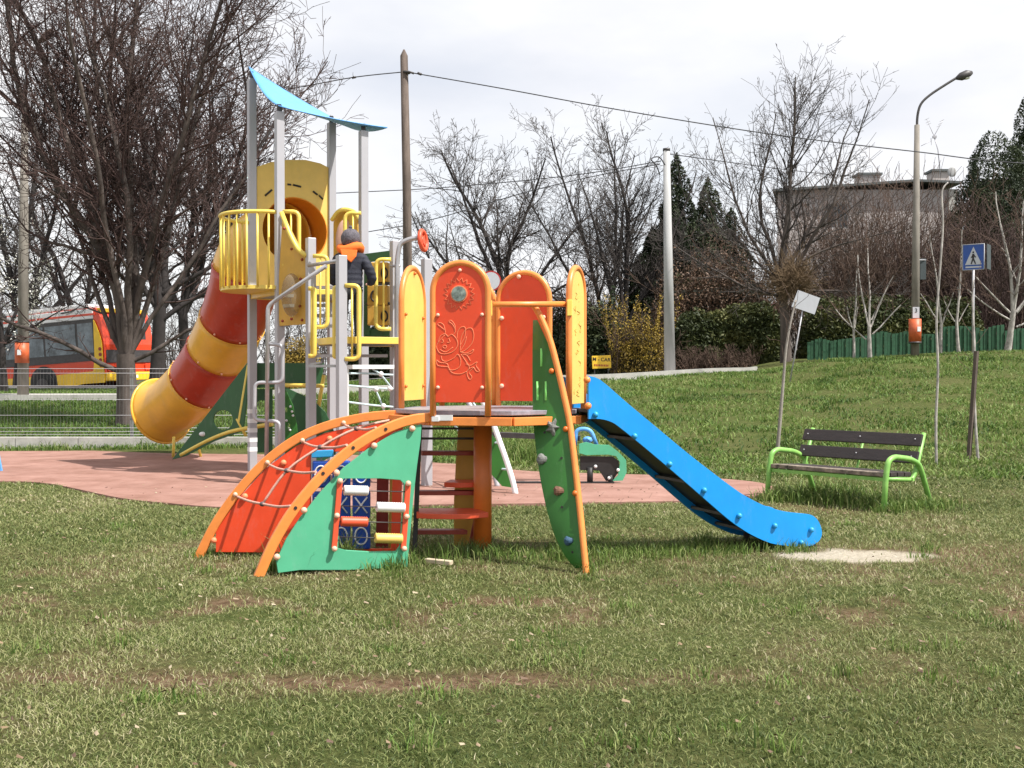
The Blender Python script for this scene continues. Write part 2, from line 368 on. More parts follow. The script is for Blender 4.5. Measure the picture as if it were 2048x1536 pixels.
        if bevel:
            b = o.modifiers.new('bevel', 'BEVEL'); b.width = bevel; b.segments = 2; b.limit_method = 'ANGLE'; b.angle_limit = R(50)
        return o
def cat(pts, n=6):                                     # Catmull-Rom
    pts = [Vector(p) for p in pts]; o = []
    for i in range(len(pts)-1):
        a = pts[max(i-1, 0)]; b = pts[i]; c = pts[i+1]; d = pts[min(i+2, len(pts)-1)]
        for j in range(n):
            t = j/n; o.append(.5*((2*b)+(c-a)*t+(2*a-5*b+4*c-d)*t*t+(3*b-a-3*c+d)*t**3))
    o.append(pts[-1]); return o
def rnd(pts, r=.05, n=4):                              # polyline with rounded corners
    pts = [Vector(p) for p in pts]; o = [pts[0]]
    for i in range(1, len(pts)-1):
        a = pts[i-1]-pts[i]; b = pts[i+1]-pts[i]; q = min(r, a.length*.45, b.length*.45)
        p0 = pts[i]+a.normalized()*q; p1 = pts[i]+b.normalized()*q
        for j in range(n+1):
            t = j/n; o.append((1-t)**2*p0+2*t*(1-t)*pts[i]+t*t*p1)
    o.append(pts[-1]); return o
def mesh_np(name, V, Fq, m, parent=None, tint=None, loc=None, smooth=False):
    off = np.array(ORG[parent.name] if parent is not None else (loc if loc is not None else (0,0,0)), float)
    me = bpy.data.meshes.new(name); nv = len(V); nf, k = Fq.shape
    me.vertices.add(nv); me.vertices.foreach_set('co', (np.asarray(V, np.float32)-off.astype(np.float32)).ravel())
    me.loops.add(nf*k); me.loops.foreach_set('vertex_index', Fq.astype(np.int32).ravel())
    me.polygons.add(nf); me.polygons.foreach_set('loop_start', np.arange(0, nf*k, k, dtype=np.int32))
    me.polygons.foreach_set('use_smooth', np.full(nf, smooth))
    me.update(calc_edges=True); me.validate()
    if tint is not None:
        a = me.attributes.new('tint', 'FLOAT', 'FACE'); a.data.foreach_set('value', np.asarray(tint, np.float32))
    me.materials.append(M[m] if isinstance(m, str) else m)
    o = bpy.data.objects.new(name, me); C.objects.link(o)
    if parent is not None: o.parent = parent; ORG[o.name] = Vector(off)
    elif loc is not None: o.location = off; ORG[o.name] = Vector(off)
    return o
def text_mesh(txt, size, p, rot, m, parent, name='lettering', ext=.002, bold=False):
    cu = bpy.data.curves.new('t', 'FONT'); cu.body = txt; cu.size = size; cu.align_x = 'CENTER'; cu.align_y = 'CENTER'; cu.extrude = ext
    if bold: cu.offset = size*.02
    o = bpy.data.objects.new('t', cu); C.objects.link(o); bpy.context.view_layer.update()
    me = bpy.data.meshes.new_from_object(o.evaluated_get(bpy.context.evaluated_depsgraph_get()))
    bpy.data.objects.remove(o); me.materials.clear(); me.materials.append(M[m])
    q = bpy.data.objects.new(name, me); C.objects.link(q); q.parent = parent
    q.location = Vector(p)-ORG[parent.name]; q.rotation_euler = rot; return q

# ================================================================== SETTING
def ax(*parts):
    o = []
    for a, b, st in parts: o += list(np.arange(a, b, st))
    o.append(parts[-1][1]); return np.array(o)
xs = ax((-250,-40,15),(-40,-9,1.0),(-9,7,.08),(7,40,.7),(40,250,15)); ys = ax((-8,3,.5),(3,13.5,.08),(13.5,40,.4),(40,120,4),(120,600,30))
X, Y = np.meshgrid(xs, ys)
def dirt_at(x, y):
    x = np.asarray(x, float); y = np.asarray(y, float)
    n = fbm(x, y, 1.3); n2 = fbm(x+9, y-4, 3.5)
    band = np.exp(-((y-4.52-.05*np.sin(x*1.7))/.16)**2)*np.clip(1.2-np.abs(x+.75)/2.6, 0, 1)
    b2 = np.exp(-((y-6.0-.12*x*0)/.75)**2)*.95*np.clip(n2*4.2-1.9, 0, 1)
    b3 = np.exp(-((y-7.2)/.7)**2)*.8*np.clip(n2*3.6-1.4, 0, 1)*(x > -3.2)
    rt = np.exp(-(((x-2.9)/1.5)**2+((y-7.7)/.55)**2))*.85
    und = np.exp(-(((x+.2)/.9)**2+((y-7.9)/.6)**2))*.7
    bench = np.exp(-(((x-3.05)/.7)**2+((y-10.3)/.5)**2))*.8
    foot = np.exp(-(((x+2.6)/1.5)**2+((y-7.4)/.5)**2))*.45
    d = np.maximum.reduce([band*1.25*np.clip(n2*2.4-.35, .1, 1), b2, b3, rt, und, bench, foot, np.clip((n-.62)*3, 0, .5)*(y < 14)])
    return np.clip(d, 0, 1)
def sand_at(x, y):
    x = np.asarray(x, float); y = np.asarray(y, float)
    n = fbm(x, y, 3.0)-.5
    a = ((x-2.46)/.52)**2+((y-7.66-.06*(x-2.4))/.30)**2
    b = ((x-4.9)/.55)**2+((y-13.3)/.07)**2
    return np.clip((1.05-np.minimum(a, b)+n*1.6)*3, 0, 1)
D = dirt_at(X, Y); S = sand_at(X, Y)
Z = Hn(X, Y)+(fbm(X, Y, 2.2)-.5)*.03*(Y < 16)+(fbm(X, Y, .6)-.5)*.16*np.clip((Y-18)/6, 0, 1)*(X > 1)-.012*D*(Y < 12)
nx = len(xs); ny = len(ys)
V = np.stack([X.ravel(), Y.ravel(), Z.ravel()], 1); idx = np.arange(nx*ny).reshape(ny, nx)
Fq = np.stack([idx[:-1,:-1], idx[:-1,1:], idx[1:,1:], idx[1:,:-1]], -1).reshape(-1, 4)
gr = mesh_np('ground', V, Fq, 'ground', smooth=True); tag(gr, kind='structure')
for nm, arr in (('dirt', D), ('sand', S)):
    a = gr.data.attributes.new(nm, 'FLOAT', 'POINT'); a.data.foreach_set('value', arr.ravel().astype(np.float32))

def sheet(name, poly, m, lift, zf=None, th=.03, kind='structure'):
    zf = zf or (lambda x, y: 0.)
    s = MB(); top = [Vector((p[0], p[1], zf(p[0], p[1])+lift)) for p in poly]
    s.prism([t-Vector((0,0,th/2)) for t in top], th, (0,0,1)); o = s.build(name, m); tag(o, kind=kind); return o
far = [(0,905),(240,904),(500,906),(700,912),(850,927),(950,933),(1040,944),(1150,949),(1300,953),(1400,958),(1500,966),(1545,977)]
near = [(1530,992),(1440,1001),(1360,1006),(1200,1009),(1000,1012),(840,1014),(600,1022),(430,1018),(330,1010),(240,1000),(160,983),(100,971),(50,967),(0,966),(-120,966)]
pp = [(-8.6,17.4)]+[tuple(G(*p)[:2]) for p in far]+[tuple(G(*p)[:2]) for p in near]
pave_poly = cat([Vector((a,b,0)) for a,b in pp[1:]], 3); pave_poly = [Vector((-9.5,17.7,0)), Vector((-8.2,17.74,0))]+pave_poly+[Vector((-9.5,12.9,0))]
sheet('play_surface', pave_poly, 'paver', .022, th=.05)
def ribbon(name, cl, wdt, m, lift, th=.06):
    s = MB(); vs = []; n = len(cl); cl = [Vector((*c, 0)) for c in cl]
    rows = 5
    for i, c in enumerate(cl):
        t = (cl[min(i+1, n-1)]-cl[max(i-1, 0)]).normalized(); q = Vector((-t.y, t.x, 0))
        for j in range(rows+1):
            p = c+q*wdt*(j/rows-.5); vs.append((p.x, p.y, H(p.x, p.y)+lift))
    fs = [(i*(rows+1)+j, i*(rows+1)+j+1, (i+1)*(rows+1)+j+1, (i+1)*(rows+1)+j) for i in range(n-1) for j in range(rows)]
    s.add(vs, fs, True); o = s.build(name, m); tag(o, kind='structure')
    return o
pathc = [tuple(p[:2]) for p in cat([(-40,27.2,0),(-12,27.4,0),(-7,28.0,0),(-2,29.4,0),(3,30.8,0),(6.2,31.8,0),(6.7,31.95,0)], 14)]
ribbon('pavement', pathc, 1.5, 'path', .07)
roadc = [tuple(p[:2]) for p in cat([(-60,37,0),(-20,38.5,0),(-9,38.6,0),(-4,41,0),(-1.5,48,0),(0,60,0)], 14)]
ribbon('road', roadc, 7.0, 'asphalt', .06)
# kerb edge of the pavement facing the lawn
s = MB(); ke = []
for i, c in enumerate(pathc):
    a = Vector((*pathc[max(i-1,0)],0)); b = Vector((*pathc[min(i+1,len(pathc)-1)],0)); t = (b-a).normalized(); q = Vector((t.y,-t.x,0))
    p = Vector((*c,0))+q*.82; ke.append(Vector((p.x, p.y, H(p.x, p.y)+.05)))
for a, b in zip(ke[:-1], ke[1:]): s.beam(a, b, .12, .2)
tag(s.build('kerb', 'concrete'), kind='structure')

# ================================================================== GRASS
def blades(name, x, y, h, wd, m, seed, tintlo=0., tinthi=1., lean=.6, kind='stuff', zoff=-.005, segs=2, loc=None, tn=None):
    r = np.random.RandomState(seed); n = len(x); z = Hn(x, y)+zoff
    a = r.rand(n)*2*PI; ln = lean*h*(.3+r.rand(n)); dx = np.cos(a)*ln; dy = np.sin(a)*ln
    b = r.rand(n)*2*PI; wx = np.cos(b)*wd/2; wy = np.sin(b)*wd/2; h = h*(.6+.7*r.rand(n))
    P = np.stack([x, y, z], 1); Wv = np.stack([wx, wy, 0*wx], 1)
    m1 = P+np.stack([dx*.3, dy*.3, h*.6], 1); top = P+np.stack([dx, dy, h*(1-.25*r.rand(n))], 1)
    V = np.stack([P-Wv, P+Wv, m1+Wv*.8, m1-Wv*.8, top+Wv*.15, top-Wv*.15], 1).reshape(-1, 3)
    k = np.arange(n)[:, None]*6
    Fq = np.stack([k+np.array([[0,1,2,3]]), k+np.array([[3,2,4,5]])], 1).reshape(-1, 4)
    t = tintlo+(tinthi-tintlo)*np.clip(tn if tn is not None else r.rand(n), 0, 1)
    o = mesh_np(name, V, Fq, m, tint=np.repeat(t, 2)); return o
rs = np.random.RandomState(11)
def in_poly(x, y, poly):
    ins = np.zeros(len(x), bool); j = len(poly)-1
    for i in range(len(poly)):
        xi, yi, xj, yj = poly[i][0], poly[i][1], poly[j][0], poly[j][1]
        c = ((yi > y) != (yj > y)) & (x < (xj-xi)*(y-yi)/(yj-yi+1e-12)+xi); ins ^= c; j = i
    return ins
def field(dens, y0, y1, margin=1.5):
    area = (.48*y1+margin)*2*(y1-y0); n = int(area*dens)
    x = (rs.rand(n)*2-1)*(.48*y1+margin); y = y0+rs.rand(n)*(y1-y0)
    k = np.abs(x) < .48*y+margin; x = x[k]; y = y[k]
    k = (np.abs(x) < .48*y+.35) | (rs.rand(len(x)) < .6); x = x[k]; y = y[k]
    k = ~in_poly(x, y+(fbm(x, y, 5.)-.5)*.22+rs.randn(len(x))*.035, pave_poly); x = x[k]; y = y[k]
    d = dirt_at(x, y); s_ = sand_at(x, y); cl = fbm(x, y, 6.0)
    keep = rs.rand(len(x)) < (1-.9*d)*(1-.97*s_)*np.clip(.35+1.5*(cl-.2), .25, 1)
    return x[keep], y[keep], d[keep]
GX = []; 
for dens, y0, y1, h, wd in ((11000,3.0,5.5,.026,.0042),(6500,5.5,8.2,.030,.0052),(3400,8.2,12,.036,.0075),(1500,12,16.5,.045,.011)):
    x, y, d = field(dens, y0, y1); GX.append((x, y, np.full(len(x), h)*(.55+.6*fbm(x, y, 2.0)), np.full(len(x), wd), d))
x = np.concatenate([g[0] for g in GX]); y = np.concatenate([g[1] for g in GX]); h = np.concatenate([g[2] for g in GX]); wd = np.concatenate([g[3] for g in GX]); dd = np.concatenate([g[4] for g in GX])
lush = fbm(x+3, y+8, .55)
tn = np.clip(rs.rand(len(x))**1.15*.78+.30*(.56-lush)*2+.25*dd+(rs.rand(len(x)) < .04)*.4, 0, 1)
tag(blades('lawn_grass', x, y, h, wd, 'blade', 3, lean=1.15, tn=tn), kind='stuff')
# bank, coarser tufts
n = 150000; x = -2+rs.rand(n)*22; y = 13+rs.rand(n)*18; k = (np.abs(x) < .49*y+1) & ~in_poly(x, y, pave_poly) & (rs.rand(n) < np.clip(3.2*(fbm(x, y, 1.6)-.33), .08, 1)); x = x[k]; y = y[k]
pl = np.array([(H(a, b)) for a, b in ((0,30.),)])
k = y < np.interp(x, [c[0] for c in pathc], [c[1] for c in pathc])-.95; x = x[k]; y = y[k]
tn = np.clip(rs.rand(len(x))*.75+.45*(fbm(x, y, .9)-.5)*2, 0, 1)
tag(blades('bank_grass', x, y, .045+.075*fbm(x, y, 1.9), np.full(len(x), .022), 'bladelush', 4, lean=.9, tn=tn), kind='stuff')
n = 90000; x = -20+rs.rand(n)*18.5; y = 17.9+rs.rand(n)*18; k = (np.abs(x) < .49*y+4); x = x[k]; y = y[k]
pc = np.interp(x, [c[0] for c in pathc], [c[1] for c in pathc]); k = (y < pc-.95) | ((y > pc+.8) & (y < 34)); x = x[k]; y = y[k]
tag(blades('verge_grass', x, y, np.full(len(x), .09), np.full(len(x), .022), 'bladelush', 5, lean=.8, tn=rs.rand(len(x))*np.where(y < 26.5, .45, .8)), kind='stuff')  # blades short of the path tinted darker: slope and tree shade in colour
# long tufts left by the mower round feet, the bench, the plinth, plus a row added to hide the slide's shadow
def tufts(lst, seed):
    r = np.random.RandomState(seed); X=[];Y=[];Hh=[];Wd=[]
    for (cx, cy, sx, sy, n, h) in lst:
        X.append(cx+r.randn(n)*sx); Y.append(cy+r.randn(n)*sy); Hh.append(np.full(n, h)*(.4+.9*r.rand(n))); Wd.append(np.full(n, .006 if cy < 9 else .010))
    return map(np.concatenate, (X,Y,Hh,Wd))
def gxy(px, py): p = G(px, py); return p.x, p.y
TL = []
for px, py, n, h, sx in ((548,1143,300,.13,.04),(600,1138,560,.21,.045),(628,1136,200,.12,.04),(688,1132,420,.19,.04),(712,1134,200,.12,.04),(750,1136,260,.09,.05),(790,1137,260,.10,.05),(820,1128,160,.09,.04),(400,1112,160,.06,.05),(450,1108,220,.06,.08),(500,1106,120,.07,.06),
   (880,1115,400,.11,.14),(950,1108,260,.10,.06),(985,1112,180,.10,.05),(1010,1110,200,.08,.07),(1060,1120,180,.06,.1),(1130,1120,200,.11,.05),(1175,1146,120,.07,.03),(1160,1130,120,.12,.03),(1240,1120,300,.06,.15),
   (1480,1095,200,.06,.12),(1560,1098,300,.09,.10),(1600,1100,120,.07,.05),(1410,1088,160,.10,.07),(1330,1105,160,.05,.12),
   (1200,1106,380,.075,.10),(1260,1108,420,.075,.12),(1320,1106,420,.07,.12),(1380,1104,420,.075,.12),(1440,1102,380,.075,.12),(1060,1112,260,.07,.12),(1130,1104,240,.08,.10),  # clumps added in front of the slide's shadow strip to cover it
   (1545,1003,260,.13,.08),(1600,1000,500,.14,.16),(1660,1005,500,.14,.16),(1720,1010,500,.13,.16),(1780,1025,300,.11,.08),(1840,1018,400,.12,.14),(1890,1015,200,.10,.08),(1640,985,300,.14,.14),(1700,992,300,.14,.14),
   (1030,920,500,.28,.18),(1060,925,400,.25,.14),(1000,925,260,.2,.12)):
    a, b = gxy(px, py); TL.append((a, b, sx, sx*1.1, n, h))
for i in range(46):
    px = rs.rand()*520-10; TL.append((G(px, 900).x, 17.9+rs.rand()*.25, .12, .08, 40, .05+.1*rs.rand()))
for i in range(70):                                  # odd clumps over the lawn
    yy = 3.6+rs.rand()*6; xx = (rs.rand()*2-1)*.45*yy; TL.append((xx, yy, .05, .04, 45, .045+.03*rs.rand()))
x, y, h, wd = tufts(TL, 8)
k = ~in_poly(x, y, pave_poly); x, y, h, wd = x[k], y[k], h[k], wd[k]
tag(blades('long_grass', x, y, h, wd, 'bladelush', 6, lean=.55), kind='stuff')
# fallen straw and dry leaves
n = 900; yy = 3.3+rs.rand(n)*9; xx = (rs.rand(n)*2-1)*.48*yy; n = len(xx)
a = rs.rand(n)*2*PI; Ln = .005+.010*rs.rand(n); dx = np.cos(a)*Ln; dy = np.sin(a)*Ln; zz = Hn(xx, yy)+np.where(in_poly(xx, yy, pave_poly), .026, .016+.014*rs.rand(n))
wq = .002+.004*rs.rand(n)
V = np.stack([np.stack([xx-dx-dy/Ln*wq, yy-dy+dx/Ln*wq, zz], 1), np.stack([xx-dx+dy/Ln*wq, yy-dy-dx/Ln*wq, zz+.004], 1), np.stack([xx+dx+dy/Ln*wq, yy+dy-dx/Ln*wq, zz+.012], 1), np.stack([xx+dx-dy/Ln*wq, yy+dy+dx/Ln*wq, zz+.004], 1)], 1).reshape(-1, 3)
Fq = np.arange(n*4).reshape(-1, 4)
M['litter'] = tintmat('dry_litter', [(.10,.06,.04),(.22,.15,.09),(.40,.34,.24)])
tag(mesh_np('dry_leaf_litter', V, Fq, 'litter', tint=rs.rand(n)**1.5), kind='stuff')

# ================================================================== NEAR CLIMBING UNIT
DX, DY, DZ = -.15, 7.75, 1.015                     # deck centre and height
unit = thing('climbing_unit', 'small low climbing unit with orange posts, arched red and yellow boards and blue slide', 'play structure', (DX, DY, 0))
OCT = [Vector((DX+.68*math.sin(R(a)), DY-.68*math.cos(R(a)), 0)) for a in (-77.5,-32.5,12.5,57.5,102.5,147.5,192.5,237.5)]
up = lambda v, z: Vector((v.x, v.y, z))
s = MB(); s.prism([up(v, DZ-.012) for v in OCT], .03, (0,0,1)); s.build('deck', 'deckm', unit, .004)
s = MB()
for i in range(8):
    a, b = OCT[i], OCT[(i+1) % 8]; cc = Vector((DX, DY, 0)); a2 = cc+(a-cc)*1.03; b2 = cc+(b-cc)*1.03
    s.beam(up(a2, DZ-.066), up(b2, DZ-.066), .045, .055)
s.build('deck_rim', 'orange', unit, .004)
s = MB(); s.beam(W(864,835.5,7.13), W(905,835.5,7.10), .012, .036); s.beam(W(864,838,7.12),W(878,838,7.11),.016,.03)
s.build('label_plate', 'white', unit)
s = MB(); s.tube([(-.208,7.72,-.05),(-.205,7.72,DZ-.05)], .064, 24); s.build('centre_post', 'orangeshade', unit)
# supporting braces under the deck
s = MB()
for a in (10, 130, 250): s.beam((DX-.05, DY, DZ-.06), (DX+.6*math.sin(R(a)), DY-.6*math.cos(R(a)), DZ-.06), .06, .05)
s.build('deck_brace', 'dark', unit)

def arch(pa, pb, zb, zt, zboard, m, bolts=((.55,),), rr=.021, board_th=.018, balls=True, ballm='cream', side=-1, board_name='arched_board'):
    """orange tube hoop on ground points pa, pb from height zb to zt, with a board inside"""
    pa = Vector(pa); pb = Vector(pb); wv = pb-pa; wd = wv.length; e = wv.normalized(); rad = wd/2
    P = lambda u, z: Vector((pa.x+e.x*u, pa.y+e.y*u, z))
    zc = zt-rad
    loop = [P(0, zb), P(0, (zb+zc)/2)]+[P(rad-rad*math.cos(PI*i/18), zc+rad*math.sin(PI*i/18)) for i in range(19)]+[P(wd, (zb+zc)/2), P(wd, zb)]
    MB().tube(loop, rr, 14).build('hoop', 'orange', unit)
    q = rad-.018; poly = [P(rad-q, zboard), P(rad+q, zboard)]+[P(rad+q*math.cos(PI*i/18), zc+q*math.sin(PI*i/18)) for i in range(19)]
    b = MB().prism(poly, board_th).build(board_name, m, unit, .003)
    n = Vector((e.y, -e.x, 0))
    if n.y*1. > 0 and abs(n.y) > abs(n.x): n = -n
    if abs(n.x) >= abs(n.y) and n.x < 0: n = -n
    if balls:
        s = MB()
        for u, z in bolts: s.ball(P(u*wd, z)+n*.016, .0125 if balls == 1 else .018)
        s.build('bolt_cap', ballm, unit)
    return P, n, wd, zc, b
# bee board (front)
pa = W(866,828,7.13); pb = W(976,828,7.07)
zt = W(920,526,7.1).z
P, nb, wb, zc, beeboard = arch(pa, pb, DZ-.03, zt, W(920,805,7.1).z, 'red', [(.5,W(0,541,7.1).z),(.1,W(0,630,7.1).z),(.9,W(0,630,7.1).z),(.1,W(0,775,7.1).z),(.9,W(0,775,7.1).z)])
def onb(px, py, off=.0098):
    p = PL(px, py, pa, pb); return p+nb*off
# sun with round convex window, and a flying bee scratched into the board
s = MB(); cx, cy = 919, 588; pts = []
for i in range(36):
    a = 2*PI*i/36; rr_ = 31 if i % 2 == 0 else 23.5
    pts.append(onb(cx+rr_*math.cos(a), cy+rr_*math.sin(a)*1.04))
s.tube(pts, .0022, 5, closed=True, caps=False); 
def crv(lst, n=5, closed=False, r=.0021):
    p = [onb(780+a/4.266, 500+b/4.266) for a, b in lst]; s.tube(cat(p, n), r, 5)
crv([(470,725),(415,790),(400,830),(430,880),(490,885),(550,860),(580,810),(570,760),(530,720),(500,738),(470,715),(430,740),(415,790)])
crv([(470,715),(475,690),(440,660),(410,635),(430,620),(460,640),(475,690)]); crv([(545,720),(560,690),(540,640),(505,610),(525,602),(555,640),(560,690)])
crv([(575,760),(580,700),(610,660),(645,665),(640,740),(600,820)]); crv([(600,870),(610,750),(650,680),(700,670),(718,730),(700,800),(640,860),(600,870)]); crv([(655,740),(640,800),(605,860)])
crv([(440,905),(450,940),(490,950),(550,920),(580,890),(605,930),(600,990),(560,1020),(510,1020),(490,970),(430,960),(400,940),(410,985),(470,995),(500,1000),(530,1045),(600,1058),(660,1035)])
crv([(610,890),(650,950),(680,1000),(660,1035)]); crv([(620,890),(660,900),(690,950)]); crv([(600,870),(660,880),(715,850),(700,880),(660,890)])
crv([(650,970),(690,985),(745,955),(735,985),(765,1030),(740,1035),(710,1000),(660,1035),(670,1090),(690,1105),(700,1080),(680,1045),(720,1000)])
crv([(470,812),(485,820),(480,838),(460,835),(455,820),(470,812)]); crv([(450,760),(460,785),(440,790)]); crv([(505,755),(515,785),(490,790)]); crv([(430,850),(480,870),(540,830)])
s.build('bee_and_sun_drawing', 'redlight', unit)
MB().disc(onb(919,588,.012), nb, .0555, .012, 28).build('window_ring', 'redlight', unit)
MB().disc(onb(919,588,.020), nb, .048, .010, 28).build('round_window', 'glassy', unit)
# red board at the back
arch(W(997,815,8.36), W(1099,815,8.2), DZ-.03, W(1045,546,8.3).z, W(0,802,8.3).z, 'red', [(.42,W(0,554,8.3).z),(.08,W(0,636,8.3).z),(.9,W(0,636,8.3).z),(.08,W(0,772,8.3).z)], balls=2)
# yellow boards
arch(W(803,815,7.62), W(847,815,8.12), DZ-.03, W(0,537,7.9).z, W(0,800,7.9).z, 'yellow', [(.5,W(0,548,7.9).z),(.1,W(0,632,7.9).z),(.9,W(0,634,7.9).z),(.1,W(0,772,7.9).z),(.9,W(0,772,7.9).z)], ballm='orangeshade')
arch(W(884,812,8.5), W(989,812,8.42), DZ-.03, W(0,556,8.45).z, W(0,800,8.45).z, 'yellow', [(.1,W(0,640,8.4).z),(.92,W(0,640,8.4).z)])
p4a, p4b = W(1138,825,7.38), W(1167,825,7.74)
P4, n4, w4, zc4, _b = arch(p4a, p4b, DZ-.03, W(0,534,7.5).z, W(0,808,7.5).z, 'yellow', [(.5,W(0,552,7.5).z)], balls=0)
s = MB(); rq = random.Random(4)
for k in range(22):
    z0 = W(0,560+rq.random()*220,7.5).z; u0 = .3+.4*rq.random(); pts = [P4(w4*(u0+rq.uniform(-.12,.12)), z0-j*.012)+n4*.0115 for j in range(rq.randint(2,5))]
    s.tube(cat(pts, 3), .0016, 4)
s.build('scribble', 'ochre', unit)
# entrance bar over the climbing board
s = MB(); barA = W(984,609,7.12); barB = W(1137,608,7.40); s.tube([barA, barB], .019, 12); s.build('entrance_bar', 'orange', unit)
for nm, p, q in (('bracket', W(979,606,7.09), W(979,632,7.09)), ('bracket', W(1139,604,7.36), W(1139,632,7.36))):
    MB().beam(p+Vector((0,0,.015)), q, .03, .035).build(nm, 'yellowtube', unit, .004)
# climbing board: curved right rail, leaf-shaped board, holds
def dz_(z): return 7.35-.44*(1-max(0, min(1, z/1.72)))**1.15
def WZ(px, py, off=0.):                  # point on the leaning climbing plane
    d = 7.2
    for _ in range(6): d = dz_(W(px, py, d).z)+off
    return W(px, py, d)
railR = cat([WZ(*p) for p in ((1066,608),(1082,636),(1100,680),(1116,740),(1130,800),(1140,850),(1150,930),(1160,1020),(1168,1100),(1173,1150))], 5)
MB().tube(railR, .021, 14).build('climbing_rail', 'orange', unit)
edge = [(1066,640),(1065,700),(1065,760),(1066,830),(1070,880),(1077,935),(1087,990),(1099,1040),(1113,1080),(1130,1112),(1150,1137)]
edge_r = [(1075,640),(1101,700),(1117,760),(1133,830),(1142,880),(1149,935),(1156,990),(1161,1040),(1165,1080),(1168,1112),(1171,1137)]
s = MB(); vs = []
def dens_(L_): return [(p.x, p.y) for p in cat([Vector((a,b,0)) for a,b in L_], 4)]
edge = dens_(edge); edge_r = dens_(edge_r)
for (a, b), (c, d) in zip(edge, edge_r):
    l = WZ(a, b, .10); r_ = WZ(c, d, .0)
    for off in (0, .018):
        for t in (0, 1): vs.append(l.lerp(r_, t)+Vector((0, off, 0)))
fs = []
for i in range(len(edge)-1):
    k = i*4; fs += [(k,k+1,k+5,k+4),(k+2,k+6,k+7,k+3),(k,k+4,k+6,k+2),(k+1,k+3,k+7,k+5)]
fs += [(0,2,3,1),(k+4,k+5,k+7,k+6)]
s.add(vs, fs, True); s.build('climbing_board', 'dgreen', unit, .003)
def onclimb(px, py, off=-.006):          # on that board
    for (a, b), (c, d) in zip(edge, edge_r):
        if b >= py: break
    t = max(0, min(1, (px-a)/(c-a))); return WZ(px, py, .10*(1-t))+Vector((0, off, 0))
for (px, y0, y1) in ((1083,697,733),(1075,763,801),(1092,763,801)):
    MB().tube([onclimb(px, y0, .002), onclimb(px, y1, .002)], .0085, 8).build('lime_slot', 'limeslit', unit)  # solid strips painted as the sunlit board edges of see-through slots
s = MB()
for px, py in ((1089,865),(1123,916),(1124,1014),(1145,1104)): s.disc(onclimb(px, py, .001), (0,1,0), .008, .012, 10)
s.build('bolt_hole', 'ink', unit)
def hold(px, py, r, m, seed, sc=(1,.6,1), star=0):
    rq = random.Random(seed); s = MB(); c = onclimb(px, py, -.012); s.ball(c, r, 12, 8, sc); 
    nv = []
    for v in s.v:
        d = Vector(v)-c; a = math.atan2(d.z, d.x)
        k = 1+rq.uniform(-.13,.13)+(.38*math.cos(5*a+.6) if star else .1*math.cos(3*a))
        nv.append(tuple(c+Vector((d.x*k, d.y, d.z*k))))
    s.v = nv; s.sm = [False]*len(s.sm); s.build('climbing_hold', m, unit)
hold(1105,854,.046,'holdg',1,(.8,.6,1),1); hold(1083,918,.034,'holdg',2); hold(1117,981,.036,'holdb',3,(1,.6,.8)); hold(1137,1081,.034,'holdblue',4,(1,.7,.8))
s = MB()
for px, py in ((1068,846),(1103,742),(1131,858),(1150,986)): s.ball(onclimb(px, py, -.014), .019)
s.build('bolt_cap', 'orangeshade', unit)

# arched net ladder: two rails, green side board with bead window, red side board
RR0, RR1 = W(518,1152,6.80), up(OCT[1], DZ); LL0, LL1 = W(398,1113,7.55), up(OCT[0], DZ)
def onR(px, py): return PL(px, py, RR0, RR1)
def onL(px, py): return PL(px, py, LL0, LL1)
rr_px = [(516,1156),(545,1090),(580,1030),(620,978),(665,930),(715,889),(770,858),(820,840),(866,834)]
ll_px = [(396,1118),(430,1050),(475,985),(530,925),(590,880),(650,853),(710,838),(760,831),(806,829)]
railr = cat([onR(*p) for p in rr_px], 5); raill = cat([onL(*p) for p in ll_px], 5)
def rail(pts, name):
    s = MB(); n = len(pts); hd = Vector((pts[-1].x-pts[0].x, pts[-1].y-pts[0].y, 0)).normalized(); sd_ = Vector((hd.y, -hd.x, 0)); vs = []
    for i, p in enumerate(pts):
        t = (pts[min(i+1, n-1)]-pts[max(i-1, 0)]).normalized(); u = sd_.cross(t).normalized()
        for a, b in ((-1,-1),(1,-1),(1,1),(-1,1)): vs.append(p+sd_*a*.022+u*b*.031)
    fs = [(i*4+j, i*4+(j+1) % 4, (i+1)*4+(j+1) % 4, (i+1)*4+j) for i in range(n-1) for j in range(4)]+[(3,2,1,0), tuple((n-1)*4+j for j in range(4))]
    s.add(vs, fs); return s.build(name, 'orange', unit, .006)
rail(railr, 'ladder_rail'); rail(raill, 'ladder_rail')
s = MB()
hdR = (Vector((RR1.x-RR0.x, RR1.y-RR0.y, 0))).normalized(); nR = Vector((hdR.y, -hdR.x, 0))
if nR.y > 0: nR = -nR
for px, py in ((590,1015),(645,946),(705,895),(770,858)): s.disc(onR(px, py)+nR*.023, nR, .011, .006, 12)
s.build('rail_hole', 'ink', unit)
